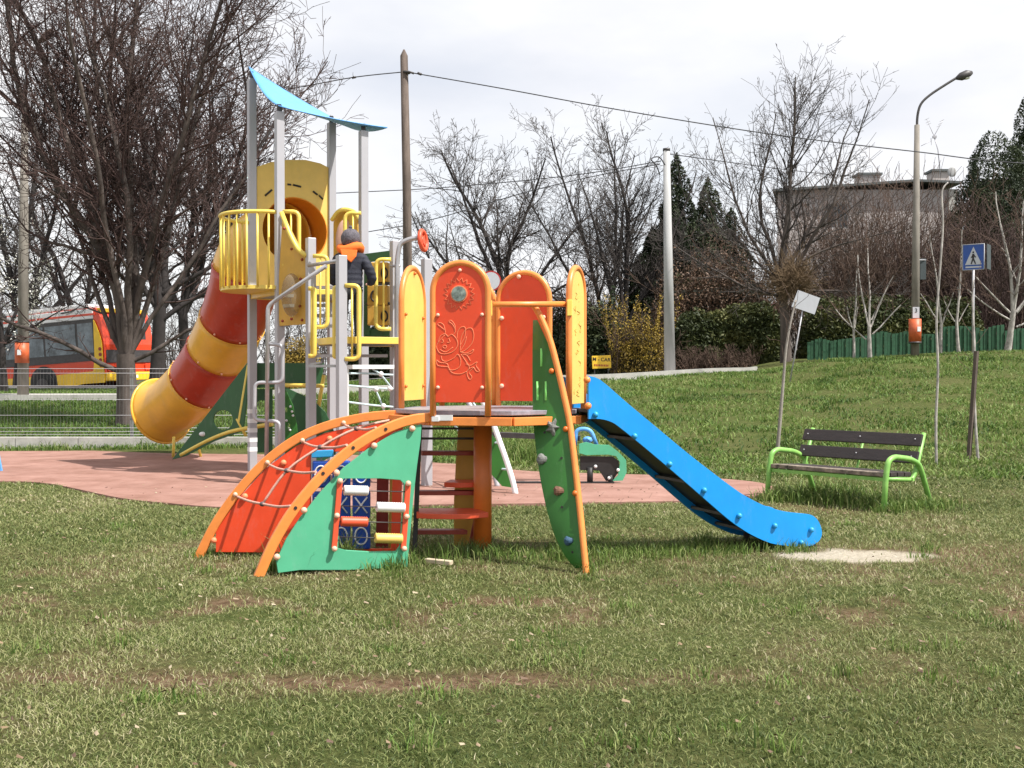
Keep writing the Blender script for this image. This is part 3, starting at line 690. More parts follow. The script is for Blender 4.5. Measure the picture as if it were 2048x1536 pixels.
# green board
gp = [(552,1122),(572,1078),(600,1035),(640,985),(685,937),(735,898),(790,864),(843,848),(841,880),(834,930),(826,1000),(820,1070),(814,1134),(700,1140),(600,1140),(556,1146)]
hole = [(683,962),(688,957),(760,957),(800,960),(808,968),(806,1000),(802,1060),(799,1092),(792,1102),(740,1103),(690,1100),(676,1096)]
off = nR*-.004
s = MB(); s.prism([onR(*p)+off for p in gp], .019, nR, [[onR(*p)+off for p in hole]]); s.build('side_board', 'green', unit, .003)['label'] = 'sea-green side board with a bead window'
s = MB()
for px, py in ((823,857),(747,891),(672,945),(607,1020),(553,1113)): s.ball(onR(px, py)+nR*.018, .021)
for px, py in ((678,961),(672,1030),(667,1096),(814,966),(811,1032),(806,1096)): s.ball(onR(px, py)+nR*.034, .0185)
s.build('bolt_cap', 'cream', unit)
for a, b in (((679,960),(667,1096)),((815,966),(805,1097))):
    s = MB(); p, q = onR(*a)+nR*.018, onR(*b)+nR*.018; s.beam(p, q, .034, .02, nR); s.build('bead_frame_bar', 'redbar', unit, .003)
for (ya, yb, x0, x1, m, yr) in ((980,983,686,734,'white',0),(1011,1015,751,808,'white',0),(1042,1045,680,733,'redbar',0),(1073,1077,748,803,'yellow',0)):
    off = nR*.018; a = onR(678, ya)+off; b = onR(812, yb)+off
    MB().tube([a, b], .0035, 8).build('bead_rod', 'dark', unit)
    t = lambda px: a.lerp(b, (px-678)/134.)
    p, q = t(x0), t(x1); k = 25; rad = [.034*(1 if i % 2 else .86) for i in range(k)]; rad[0] = .027; rad[-1] = .027
    MB().tube([p.lerp(q, i/(k-1)) for i in range(k)], rad, 20).build('bead_roller', m, unit)
# red board on the far rail with a noughts-and-crosses insert
hdL = Vector((LL1.x-LL0.x, LL1.y-LL0.y, 0)).normalized(); nL = Vector((hdL.y, -hdL.x, 0))
if nL.y > 0: nL = -nL
rp = [(432,1062),(475,1000),(530,938),(590,893),(650,866),(720,850),(806,842),(806,900),(803,1000),(800,1105),(600,1105),(432,1104)]
rh = [(622,904),(786,902),(782,1097),(622,1097)]
s = MB(); s.prism([onL(*p) for p in rp], .019, nL, [[onL(*p) for p in rh]]); s.build('side_board', 'red', unit, .003)['label'] = 'red side board with noughts and crosses insert'
s = MB()
for px, py in ((660,877),(568,925),(491,992),(429,1080)): s.ball(onL(px, py)+nL*.018, .021)
s.build('bolt_cap', 'redlight', unit)
s = MB(); 
for px in (643,683,723): s.tube([onL(px, 900), onL(px, 1098)], .005, 8)
s.build('noughts_rod', 'steel', unit)
for r_ in range(3):
    for c_ in range(3):
        px, py = 643+c_*40, 948+r_*61.5
        p = onL(px, py); blk = MB().box(p, (.122,.05,.185), math.atan2(hdL.y, hdL.x)).build('noughts_block', 'navyplate', unit, .012)
        s = MB(); e = hdL; n_ = nL*.027; z = Vector((0,0,1))
        if r_ != 1: s.tube([p+n_+e*.042*math.cos(2*PI*i/20)+z*.058*math.sin(2*PI*i/20) for i in range(20)], .006, 5, closed=True, caps=False)
        else: s.tube([p+n_-e*.042-z*.055, p+n_+e*.042+z*.055], .006, 5); s.tube([p+n_+e*.042-z*.055, p+n_-e*.042+z*.055], .006, 5)
        s.build('mark', 'white', blk)
MB().beam(onL(624,908)+nL*.02, onL(668,906)+nL*.02, .03, .05).build('blue_bar', 'blueball', unit, .006)
# ropes
rg = [((472,992),(525,1008),(582,1012)),((536,928),(574,941),(632,944)),((606,884),(641,894),(694,890)),((688,849),(713,857),(752,855))]
kn = []
for a, k, b in rg:
    A, B = onL(*a), onR(*b); t = .42; m_ = A.lerp(B, t); r0 = ray(*k); d = (m_-EYE).dot(r0)/r0.dot(r0); kk = EYE+r0*d; kn.append(kk)
    MB().tube(cat([A, A.lerp(kk, .5)+Vector((0,0,-.008)), kk, kk.lerp(B, .55)+Vector((0,0,-.01)), B], 5), .0085, 8).build('net_rope', 'rope', unit)
s = MB(); s.tube(cat(kn+[onL(790,838)], 4), .0085, 8); s.build('net_rope', 'rope', unit)
s = MB()
for k in kn: s.ball(k, .019, 10, 6, (1.1,1.1,.9))
s.build('rope_joint', 'joint', unit)
s = MB()
for a, k, b in rg: s.ball(onL(*a)+nL*.02+Vector((0,0,.012)), .017)
s.build('bolt_cap', 'cream', unit)
# ladder steps under the deck
s = MB(); s.beam(W(840,842,7.62), W(829,1110,7.55), .05, .03, (1,0,0)); s.build('step_stringer', 'black', unit)
st_px = [(842,1,962,857,7.75,.016,'dark'),(842,1,960,877,7.75,.016,'dark'),(842,1,961,906,7.75,.03,'maroon'),(836,1,955,985,7.7,.03,'maroon'),(832,1,931,1063,7.66,.03,'maroon')]
for x0, _, x1, yy, d, th, m_ in st_px: MB().beam(W(x0, yy, d), W(x1, yy, d+.12), .10 if th > .02 else .02, th).build('rung', m_, unit, .003)
for (poly, z, nm) in (([(833,7.45),(865,7.42),(905,7.40),(940,7.42),(977,7.5),(950,7.75),(833,7.75)], 1030, 'step'), ([(888,7.75),(920,7.7),(963,7.75),(962,7.95),(900,7.95)], 968, 'step')):
    zz = W(900, z, 7.5).z if z == 1030 else W(900, z, 7.8).z
    MB().prism([Vector((W(px, 900, d).x, d, zz)) for px, d in poly], .035, (0,0,1)).build(nm, 'redbar', unit, .004)
s = MB(); sp = [(917,846),(964,846),(964,960),(957,1010),(945,1060),(940,1100),(908,1100),(908,1000),(912,920)]
s.prism([W(px, py, 8.05) for px, py in sp], .022); s.build('step_side_board', 'ochre', unit, .003)
s = MB(); s.tube(cat([W(962,950,7.98), W(956,1010,7.98), W(944,1070,7.98), W(940,1100,7.98)], 4), .013, 8); s.build('step_side_tube', 'maroon', unit)

s = MB(); s.prism([W(*p,7.95) for p in ((756,850),(778,850),(776,1100),(752,1100))], .03); s.build('step_back_board', 'maroon', unit); s = MB(); s.prism([W(*p,7.9) for p in ((782,850),(796,850),(793,1100),(777,1100))], .03); s.build('step_back_board', 'ochre', unit)
# slide
SA = Vector((.505, 7.30, 0)); SBp = Vector((2.27, 7.97, 0)); sdir = (SBp-SA).normalized(); snr = Vector((-sdir.y, sdir.x, 0)); SW = .50
def onS(px, py): return PL(px, py, SA, SBp)
top_px = [(1176,752),(1200,760),(1250,803),(1310,853),(1370,903),(1420,942),(1455,968),(1490,992),(1530,1012),(1570,1023),(1605,1027),(1622,1030),(1634,1040),(1641,1056),(1642,1070),(1636,1082),(1622,1091)]
bot_px = [(1600,1094),(1570,1091),(1540,1086),(1505,1071),(1480,1056),(1455,1038),(1420,1008),(1380,973),(1330,930),(1280,888),(1240,856),(1222,844),(1200,838),(1176,838)]
topc = cat([onS(*p) for p in top_px], 3); botc = cat([onS(*p) for p in bot_px], 3); prof = topc+botc
s = MB(); s.prism(prof, .019); s.build('slide_side', 'blue', unit, .003)
s = MB(); s.prism([p+snr*SW for p in prof], .019); s.build('slide_side', 'blue', unit, .003)
ch = cat([onS(*p) for p in ((1178,818),(1205,822),(1235,834),(1290,876),(1350,925),(1410,976),(1460,1018),(1500,1046),(1540,1063),(1580,1068),(1625,1070))], 4)
s = MB(); vs = []
for i, p in enumerate(ch):
    for o_, dz in ((.012,0),(SW-.012,0),(SW-.012,-.022),(.012,-.022)): vs.append(p+snr*o_+Vector((0,0,dz)))
n = len(ch); fs = [(i*4+j, i*4+(j+1) % 4, (i+1)*4+(j+1) % 4, (i+1)*4+j) for i in range(n-1) for j in range(4)]+[(3,2,1,0), tuple((n-1)*4+j for j in range(4))]
s.add(vs, fs); s.build('slide_chute', 'black', unit)
bl = cat([p for p in botc], 1)
s = MB()
for i in range(3, len(botc)-4, 6):
    p = botc[i]; s.beam(p+snr*.015+Vector((0,0,.03)), p+snr*(SW-.02)+Vector((0,0,.03)), .03, .02)
s.build('slide_crossbar', 'dark', unit)
s = MB()
for px, py in ((1189,829),(1267,872),(1337,928),(1406,980),(1476,1031),(1547,1051),(1620,1059),(1600,1085)): s.ball(onS(px, py)-snr*.018, .020)
s.build('bolt_cap', 'blueball', unit)
s = MB()
for px, py in ((1174,760),(1176,812)): s.ball(W(px, py, 7.27), .024)
s.build('bolt_cap', 'orange', unit)
s = MB()
for t in (.80, .97):
    b = SA.lerp(SBp, t)
    for o_ in (.06, SW-.06): s.beam(b+snr*o_+Vector((0,0,-.05)), b+snr*o_+Vector((0,0,.10)), .04, .03)
s.build('slide_foot', 'dark', unit)

# ================================================================== TALL TOWER
A = Vector((-3.33,14.10,0)); B = Vector((-2.78,13.17,0)); Cc = Vector((-2.40,14.65,0)); Dd = Vector((-1.85,13.72,0))
E = Vector((-2.34,12.80,0)); Fp = Vector((-1.84,11.87,0)); Gp = Vector((-1.41,13.25,0)); Hp = Vector((-.95,12.25,0))
tower = thing('tube_slide_tower', 'tall grey-post tower with blue sail roof, yellow railings and red-yellow tube slide', 'play tower', (-2.4, 13.4, 0))
uu = (B-A).normalized(); ang = math.atan2(uu.y, uu.x)
zt_ = lambda px, py, p: W(px, py, p.y).z
posts = [(A, zt_(507,158,A)), (B, zt_(563,224,B)), (Cc, zt_(664,246,Cc)), (Dd, zt_(722,262,Dd)), (E, zt_(622,476,E)), (Fp, zt_(683,511,Fp)), (Gp, zt_(788,482,Gp)), (Hp, zt_(851,518,Hp))]
for p, z in posts:
    MB().box((p.x, p.y, z/2-.05), (.098,.098,z+.1), ang).build('post', 'steel', tower, .006)
# roof sail
TA = W(497,132,14.15); TB = W(562,212,13.05); TC_ = W(668,236,14.85); TD = W(775,254,13.75)
s = MB(); n = 12; vs = []
for i in range(n+1):
    for j in range(n+1):
        u, v = i/n, j/n; p = TA.lerp(TB, u).lerp(TC_.lerp(TD, u), v)
        sag = -.02*4*v*(1-v)-.10*4*u*(1-u); vs.append(p+Vector((0,0,sag)))
b0 = list(vs); vs2 = [v-Vector((0,0,.012)) for v in vs]; q = (n+1)**2
fs = [(i*(n+1)+j, (i+1)*(n+1)+j, (i+1)*(n+1)+j+1, i*(n+1)+j+1) for i in range(n) for j in range(n)]
fs += [tuple(q+k for k in f[::-1]) for f in fs]
bd = [i*(n+1) for i in range(n+1)]+[n*(n+1)+j for j in range(1, n+1)]+[i*(n+1)+n for i in range(n-1, -1, -1)]+[j for j in range(n-1, 0, -1)]
fs += [(bd[k], bd[(k+1) % len(bd)], q+bd[(k+1) % len(bd)], q+bd[k]) for k in range(len(bd))]
s.add(vs+vs2, fs, True); s.build('sail_roof', 'skyblue', tower)
s = MB()
for (p, z) in posts[:4]: s.beam((p.x, p.y, z), (p.x, p.y, z+.09), .05, .05)
s.build('roof_bracket', 'dark', tower)
s = MB()
for k in range(5):
    z0 = zt_(500, 903-k*19, A); s.box((A.x, A.y, z0+.03), (.101,.101,.055), ang)
s.build('reflective_band', 'white', tower)
Z1 = W(0,577,13.2).z            # upper deck height
Z2 = W(0,680,12.8).z            # lower deck height
s = MB(); s.prism([up(A,Z1-.03),up(B,Z1-.03),up(Dd,Z1-.03),up(Cc,Z1-.03)], .05, (0,0,1)); s.build('upper_deck', 'deckm', tower)
s = MB()
for a, b in ((A,B),(B,Dd),(Dd,Cc),(Cc,A)): s.beam(up(a,Z1-.03), up(b,Z1-.03), .06, .075)
s.build('upper_deck_frame', 'yellowtube', tower, .004)
s = MB(); s.prism([up(E,Z2-.03),up(Fp,Z2-.03),up(Hp,Z2-.03),up(Gp,Z2-.03)], .05, (0,0,1)); s.build('lower_deck', 'deckm', tower)
s = MB()
for a, b in ((E,Fp),(Fp,Hp),(Hp,Gp),(Gp,E)): s.beam(up(a,Z2-.03), up(b,Z2-.03), .06, .075)
s.build('lower_deck_frame', 'yellowtube', tower, .004)
# balcony
mAB = (A+B)/2; nAB = Vector((-(B-A).y, (B-A).x, 0)).normalized(); nAB = nAB if nAB.x < 0 else -nAB; hAB = (B-A)/2*1.0
def bal(t, z): a = PI*t; return Vector((mAB.x, mAB.y, z))-up(hAB,0)*math.cos(a)+nAB*.54*math.sin(a)
ZR = W(0,425,13.2).z; ZB0 = W(0,575,13.2).z
s = MB(); s.tube([bal(i/24, ZR) for i in range(25)], .024, 10); s.build('balcony_rail', 'yellowtube', tower)
s = MB(); s.prism([bal(i/24, ZB0-.0) for i in range(25)], .045, (0,0,1)); s.build('balcony_floor', 'yellowtube', tower, .003)
for i in range(1, 13): MB().tube([bal(i/13, ZB0), bal(i/13, ZR)], .0135, 8).build('balcony_bar', 'yellowtube', tower)
# tube entrance board between posts A and C
eAC = (Cc-A).normalized(); nAC = Vector((-eAC.y, eAC.x, 0)); nAC = nAC if nAC.y > 0 else -nAC
def onAC(px, py): return PL(px, py, A, Cc)
ctr = onAC(590,462); rh_ = .44
top = [(513,334),(540,325),(575,320),(610,320),(640,327),(658,336)]
poly = [onAC(513,580)]+[onAC(*p) for p in top]+[onAC(658,580)]
holep = [ctr+eAC*rh_*math.cos(2*PI*i/32)+Vector((0,0,rh_*math.sin(2*PI*i/32))) for i in range(32)]
s = MB(); s.prism(poly, .03, nAC, [holep]); s.build('tube_entrance_board', 'yellow', tower, .003)
s = MB()
for (a, b) in (((529,392),(543,380)),((574,369),(581,370)),((585,370),(601,374)),((625,383),(634,390)),((637,391),(645,399))):
    s.tube([onAC(*a)-nAC*.018, onAC(*b)-nAC*.018], .013, 6)
s.build('cut_slot', 'ink', tower)
# tube
T0 = ctr
path = cat([T0-nAC*.0, T0+nAC*.32, W(530,482,15.0), W(498,525,15.15), W(484,585,15.35), W(460,655,15.75), W(430,716,16.1), W(396,766,16.4), W(358,802,16.7), W(324,822,17.0)], 6)
n = len(path); tr = .465
secs = [(0,7,'tubeo',.44,.44),(7,20,'tubey',.44,tr),(20,29,'tuber',tr,tr),(29,35,'tubey',tr,tr),(35,42,'tuber',tr,tr),(42,n-1,'tubey',tr,.43)]
def ring_tube(s, pts, rs_, nn=36):
    s.tube(pts, rs_, nn, caps=False)
for a, b, m_, r0, r1 in secs:
    seg = path[a:b+1]; s = MB(); k = len(seg); rs_ = [r0+(r1-r0)*i/(k-1) for i in range(k)]
    if b == n-1: rs_[-1] = .51; rs_[-2] = .485; rs_[-3] = .472
    ring_tube(s, seg, rs_); o = s.build('tube_section', m_, tower, fix=False)
    so_ = o.modifiers.new('wall', 'SOLIDIFY'); so_.thickness = .012; so_.offset = -1
    if a in (7,20,29,35,42):
        t = (path[a+1]-path[a-1]).normalized(); MB().tube([path[a]-t*.014, path[a]+t*.014], r0+.012, 36).build('seam_flange', m_, tower) if False else None
        s = MB(); u = t.orthogonal().normalized(); v = t.cross(u)
        for j in range(8): s.ball(path[a]-t*.05+(u*math.cos(2*PI*j/8+.3)+v*math.sin(2*PI*j/8+.3))*(r0+.006), .016, 8, 5)
        s.build('seam_bolt', 'cream', tower)
        s = MB(); s.tube([path[a]+(u*math.cos(2*PI*j/36)+v*math.sin(2*PI*j/36))*(r0+.003) for j in range(36)], .009, 6, closed=True, caps=False); s.build('seam', m_, tower)
# exit trough of the tube: a half-open moulded scoop
ex = path[-1]; t = (path[-1]-path[-3]).normalized()
s = MB(); u = Vector((0,0,1)); u = (u-t*u.dot(t)).normalized(); v = t.cross(u)
s.tube([ex+(u*math.cos(2*PI*j/36)+v*math.sin(2*PI*j/36))*.51 for j in range(36)], .02, 8, closed=True, caps=False)
s.build('tube_lip', 'tubey', tower)
s = MB()
for fx, fy in ((346,917),(404,916)):
    p = G(fx, fy); s.tube([up(p,-.05), up(p,.30)+Vector((.06 if fx < 380 else -.05,-.15,.03))], .022, 8)
s.build('tube_leg', 'yellowtube', tower)
# green climbing boards and yellow tubes at the foot
q0 = W(345,918,15.15); q1 = W(500,870,14.4)
def onQ(px, py): return PL(px, py, q0, q1)
hp = [onQ(447+20*math.cos(2*PI*i/24), 840+20*math.sin(2*PI*i/24)) for i in range(24)]
s = MB(); s.prism([onQ(*p) for p in ((345,919),(498,722),(494,800),(487,862),(430,882),(372,912))], .02, None, [hp]); s.build('climbing_triangle', 'fgreen', tower, .003)
s = MB(); s.ball(onQ(406,868)-Vector((0,.02,0)), .045, 12, 8, (1.1,.6,.7)); s.build('climbing_hold', 'white', tower)
s = MB(); s.tube(cat([onQ(362,910), onQ(410,884), onQ(450,867), onQ(485,858), W(545,848,14.3)], 4), .028, 8); s.tube([onQ(497,730), onQ(478,845), onQ(490,868)], .022, 8); s.tube([onQ(474,838), onQ(492,872)], .02, 8)
s.build('frame_tube', 'yellowtube', tower)
s = MB(); s.prism([W(*p,14.2) for p in ((497,726),(648,726),(642,772),(497,776))], .03); s.build('green_beam', 'fgreen', tower, .003)
s = MB(); s.prism([W(*p,13.4) for p in ((562,775),(572,780),(586,810),(594,850),(598,905),(562,925))], .02, None, [[W(572+3*math.cos(i*PI/4),820+6*math.sin(i*PI/4),13.4) for i in range(8)],[W(578+3*math.cos(i*PI/4),852+6*math.sin(i*PI/4),13.4) for i in range(8)]]); s.build('climbing_fin', 'dgreen', tower, .003)
s = MB(); s.prism([W(*p,13.9) for p in ((566,772),(626,800),(652,825),(668,862),(690,900),(640,925),(596,925))], .02); s.build('climbing_fin', 'fgreen', tower, .003)
s = MB(); s.prism([W(*p,14.6) for p in ((510,778),(545,778),(545,905),(505,905))], .02, None, [[W(524+15*math.cos(i*PI/8),820+20*math.sin(i*PI/8),14.6) for i in range(16)]]); s.build('climbing_fin', 'fgreen', tower)
s = MB()
for k, (px, py) in enumerate(((581,813),(584,823),(586,831),(573,841),(580,860))): s.ball(W(px, py, 13.37), .016, 8, 5)
s.build('climbing_hold', 'white', tower)
s = MB(); s.tube([W(568,770,13.9), W(648,772,13.9)], .025, 8); s.tube([W(648,750,14.0), W(634,830,14.0)], .025, 8); s.build('frame_tube', 'yellowtube', tower)
# silver snake pole and handrails
s = MB(); d = 12.45
s.tube(rnd([W(533,925,d), W(536,612,d), W(552,600,d), W(652,532,12.1)], .12), .024, 10)
s.tube([W(618,531,12.62), W(676,522,11.95)], .022, 10); s.build('handrail', 'steeldark', tower)
s = MB(); s.tube(rnd([W(536,688,d), W(566,690,d), W(565,765,d), W(510,765,d), W(508,840,d), W(560,843,d), W(559,908,d)], .07), .021, 10); s.build('snake_rail', 'steel', tower)
s = MB(); s.tube(rnd([W(563,425,13.0), W(580,470,12.9), W(596,500,12.85), W(614,512,12.8)], .2), .028, 10)
s.build('stair_rail', 'yellowtube', tower)
def dloop(pxp, pxo, y0, y1, d, bar=True):
    s = MB(); s.tube(rnd([W(pxp,y0,d), W(pxo,y0,d), W(pxo,y1,d), W(pxp,y1,d)], .14, 6), .025, 10)
    if bar: m_ = (pxp+pxo)/2; s.tube([W(m_,y0,d), W(m_,y1,d)], .012, 8)
    s.build('grab_rail', 'yellowtube', tower)
dloop(566,598,423,530,13.1); dloop(626,655,512,654,12.7); dloop(617,629,577,712,12.3); dloop(690,718,571,718,11.85); dloop(782,752,519,658,13.1); dloop(722,690,426,520,13.6); dloop(676,669,575,714,12.0, False)
# tan board with clear dome
def pan(pts, d0, d1, m_, nm, x0, x1, hs=None):
    f = lambda p: W(p[0], p[1], d0+(d1-d0)*(p[0]-x0)/(x1-x0))
    s = MB(); s.prism([f(p) for p in pts], .02, None, [[f(p) for p in h] for h in hs] if hs else None); return s.build(nm, m_, tower, .003)
pan([(566,425),(572,440),(600,495),(616,515),(618,648),(560,652),(556,600),(562,500)], 13.12, 12.85, 'ochre', 'dome_board', 560, 620)
s = MB(); s.ball(W(583,590,12.9), .15, 24, 14, (.8,.7,1.7)); s.build('clear_dome', 'bubble', tower)
s = MB()
for px, py in ((568,457),(583,498),(604,519),(601,558),(599,612),(565,642),(583,638),(604,640)): s.ball(W(px, py, 12.9), .018, 8, 5)
s.build('bolt_cap', 'maroon', tower)
pan([(668,575),(668,445),(676,428),(690,421),(706,424),(716,436),(718,575)], 14.3, 13.9, 'ochre', 'arched_board', 668, 718)
s = MB(); s.ball(W(690,480,14.05), .12, 16, 10, (1.0,.4,2.2)); s.build('oval_window', 'skin', tower)
s = MB(); s.tube(cat([W(664,440,14.2), W(676,424,14.1), W(690,419,14.05), W(708,424,14.0), W(720,440,13.9)], 4), .028, 8); s.build('arched_rail', 'yellowtube', tower)
# green frame with three turning blocks
pan([(728,508),(782,501),(782,518),(728,526)], 13.55, 13.4, 'fgreen', 'puzzle_frame', 728, 782); pan([(729,526),(742,525),(740,670),(728,672)], 13.55, 13.5, 'fgreen', 'puzzle_frame', 728, 742)
pan([(728,660),(782,656),(782,672),(728,676)], 13.56, 13.41, 'fgreen', 'puzzle_frame', 728, 782)
for k, y0 in enumerate((528,574,614)):
    for c_ in range(2):
        o = MB().box(W(747+c_*21, y0+17, 13.35), (.125,.12,.24), R(-10)).build('puzzle_block', 'ochre', tower, .012)
        p = W(748+c_*21, y0+18, 13.28); s = MB(); s.tube([p+Vector((.035*math.cos(2*PI*i/16), 0, .06*math.sin(2*PI*i/16))) for i in range(16)], .012, 5, closed=True, caps=False)
        if (k+c_) % 2: s.build('ring_mark', 'ink', o)
s = MB()
for y0 in (568,608): s.tube([W(732,y0,13.4), W(780,y0-1,13.3)], .018, 6)
s.build('puzzle_rod', 'dark', tower)
# steps from the lower to the upper deck, and bars
for yy, x0, x1, d in ((592,570,604,13.05),(611,571,600,13.05),(575,628,668,13.2),(592,628,668,13.15),(611,628,668,13.1),(631,628,668,13.0),(652,628,668,12.95)):
    MB().beam(W(x0, yy, d), W(x1, yy, d-.03), .10, .035).build('step', 'white' if x0 < 600 else 'steel', tower)
for yy, x0, x1, d in ((690,630,672,12.5),(712,630,672,12.4),(690,690,775,12.6),(712,690,775,12.5),(668,690,704,12.6)):
    MB().beam(W(x0, yy, d), W(x1, yy-.5, d), .06, .034).build('ladder_bar', 'steel', tower)
s = MB(); s.beam(W(618,732,12.3), W(672,732,12.0), .04, .03); s.beam(W(622,728,12.5), W(643,725,12.4), .03, .02); s.build('ladder_bar', 'steeldark', tower)
# rope net frame
s = MB(); d = 11.9
s.beam(W(690,734,d), W(787,734,12.2), .05, .045); s.beam(W(693,734,d), W(693,880,d), .045, .045); s.build('net_frame', 'white', tower, .004)
s = MB()
for a, b, c_ in (((695,747),(730,747),(786,750)),((695,771),(740,775),(786,778)),((695,804),(740,810),(786,814))):
    s.tube(cat([W(*a,d), W(*b,12.05), W(*c_,12.2)], 4), .012, 7)
s.tube(cat([W(745,738,12.1), W(762,750,12.1), W(784,777,12.2)], 4), .011, 7); s.tube(cat([W(750,777,12.1), W(765,812,12.15), W(772,840,12.2)], 4), .011, 7); s.build('net_rope', 'ropeb', tower)
s = MB()
for p in ((762,748),(752,778),(767,812),(780,777)): s.ball(W(*p,12.08), .03, 8, 5)
s.build('rope_joint', 'white', tower)
# bent pipe with a red steering ring
s = MB(); s.tube(rnd([W(793,860,12.9), W(794,520,12.9), W(800,486,12.9), W(822,477,12.9), W(842,476,12.9)], .2, 6), .028, 10); s.tube([W(780,532,12.95), W(800,532,12.9)], .016, 8); s.build('bent_pipe', 'steeldark', tower)
s = MB(); c0 = W(846,481,12.9); ax_ = Vector((.93,-.25,.1)).normalized(); u = ax_.orthogonal().normalized(); v = ax_.cross(u)
s.tube([c0+(u*math.cos(2*PI*j/20)+v*math.sin(2*PI*j/20))*.112 for j in range(20)], .028, 8, closed=True, caps=False); s.disc(c0, ax_, .05, .03, 14); s.beam(c0-u*.11, c0+u*.11, .02, .03); s.beam(c0-v*.11, c0+v*.11, .02, .03)
s.build('steering_ring', 'redbar', tower)
# rope arch going down to the right
s = MB(); leg = cat([W(858,700,12.3), W(900,722,12.1), W(940,765,11.9), W(975,820,11.7), W(1000,885,11.55), W(1022,950,11.45), W(1032,990,11.4)], 5); s.tube(leg, .030, 10); s.build('net_arch_pipe', 'white', tower)
s = MB(); leg2 = [p+Vector((-.2,.75,0)) for p in leg]; s.tube(leg2, .030, 10); s.build('net_arch_pipe', 'steel', tower)
s = MB()
for i in range(4, len(leg)-4, 4): s.tube([leg[i], leg2[i].lerp(leg[i], .5)-Vector((0,0,.03)), leg2[i]], .012, 6)
s.tube(cat([leg[2].lerp(leg2[2], .5), leg[14].lerp(leg2[14], .5)-Vector((0,0,.04)), leg[-6].lerp(leg2[-6], .5)], 5), .012, 6)
s.tube(cat([W(905,845,12.0), W(925,870,12.0), W(960,905,12.0)], 4), .014, 6)
s.build('net_rope', 'ropeb', tower)
s = MB(); s.prism([W(*p,11.75) for p in ((985,870),(1000,892),(1018,950),(1024,975),(1004,972),(975,940),(960,880))], .02); s.build('climbing_fin', 'dgreen', tower)

# ================================================================== CHILD
import bmesh
def skinned(name, verts, edges, rad, m, parent, root=0, sub=2, loc=None):
    me = bpy.data.meshes.new(name); off = ORG[parent.name] if parent else Vector(loc)
    me.from_pydata([tuple(Vector(v)-off) for v in verts], edges, []); o = bpy.data.objects.new(name, me); C.objects.link(o)
    md = o.modifiers.new('skin', 'SKIN'); md.use_smooth_shade = True
    for i, r_ in enumerate(rad):
        rr_ = r_ if isinstance(r_, tuple) else (r_, r_); me.skin_vertices[0].data[i].radius = rr_
    me.skin_vertices[0].data[root].use_root = True
    sb = o.modifiers.new('sub', 'SUBSURF'); sb.levels = sub; sb.render_levels = sub; me.materials.append(M[m])
    bpy.context.view_layer.update(); dg = bpy.context.evaluated_depsgraph_get(); me2 = bpy.data.meshes.new_from_object(o.evaluated_get(dg))
    o.modifiers.clear(); o.data = me2; me2.materials.clear(); me2.materials.append(M[m])
    for p in me2.polygons: p.use_smooth = True
    if parent: o.parent = parent
    else: o.location = off
    ORG[o.name] = Vector(off); return o
K = Vector((W(700,680,12.75).x, 12.78, Z2))
child = thing('person', 'child in grey knit hat, orange scarf and dark padded jacket standing on lower deck', 'person', K)
k = lambda x, y, z: K+Vector((x, y, z))
V_ = [k(0,0,.60),k(0,0,.72),k(0,.01,.86),k(0,.02,.98),k(0,.025,1.04),k(0,.03,1.12),k(0,.03,1.2),  k(-.075,0,.55),k(-.085,.02,.30),k(-.09,-.01,.06),k(-.09,.08,.03), k(.075,0,.55),k(.085,.02,.30),k(.09,-.01,.06),k(.09,.08,.03)]
Ed = [(0,1),(1,2),(2,3),(3,4),(4,5),(5,6),(0,7),(7,8),(8,9),(9,10),(0,11),(11,12),(12,13),(13,14)]
skinned('legs_and_shoes', [V_[0]]+V_[7:], [(0,1),(1,2),(2,3),(3,4),(0,5),(5,6),(6,7),(7,8)], [(.11,.09),.075,.058,.045,.035,.075,.058,.045,.035], 'black2', child)
jack = [k(0,0,.56),k(0,0,.68),k(0,.01,.80),k(0,.01,.93),k(0,.02,1.0),
        k(-.14,.01,.94),k(-.205,.0,.84),k(-.225,.03,.70),k(-.17,.13,.66), k(.14,.01,.94),k(.215,.0,.83),k(.255,.04,.70),k(.20,.17,.67)]
skinned('padded_jacket', jack, [(0,1),(1,2),(2,3),(3,4),(3,5),(5,6),(6,7),(7,8),(3,9),(9,10),(10,11),(11,12)],
        [(.155,.12),(.15,.115),(.155,.115),(.13,.10),.06,.075,.062,.055,.042,.075,.066,.056,.042], 'navy', child, sub=3)
jk = child.children[-1] if False else bpy.data.objects['padded_jacket']
_no = [v.normal.copy() for v in jk.data.vertices]
for v, q_ in zip(jk.data.vertices, _no): v.co += q_*(.007*abs(math.sin(v.co.z*PI/.062))-.003)
for sx, hx, hy in ((-1,-.155,.155),(1,.185,.20)):
    vs = [k(hx,hy,.665)]; ed = []; ra = [(.022,.03)]
    for i, (ox, oz, ln) in enumerate(((-.022,.012,.03),(-.008,.02,.038),(.006,.02,.04),(.018,.014,.033))):
        a = len(vs); vs += [k(hx+ox,hy+.03,.665+oz*.5), k(hx+ox,hy+.03+ln,.655+oz*.2)]; ed += [(0,a),(a,a+1)]; ra += [.008,.007]
    a = len(vs); vs += [k(hx-sx*.03,hy+.005,.66), k(hx-sx*.035,hy+.035,.65)]; ed += [(0,a),(a,a+1)]; ra += [.009,.008]
    skinned('hand', vs, ed, ra, 'skin', child, sub=1)
hc = k(.0,.03,1.16)
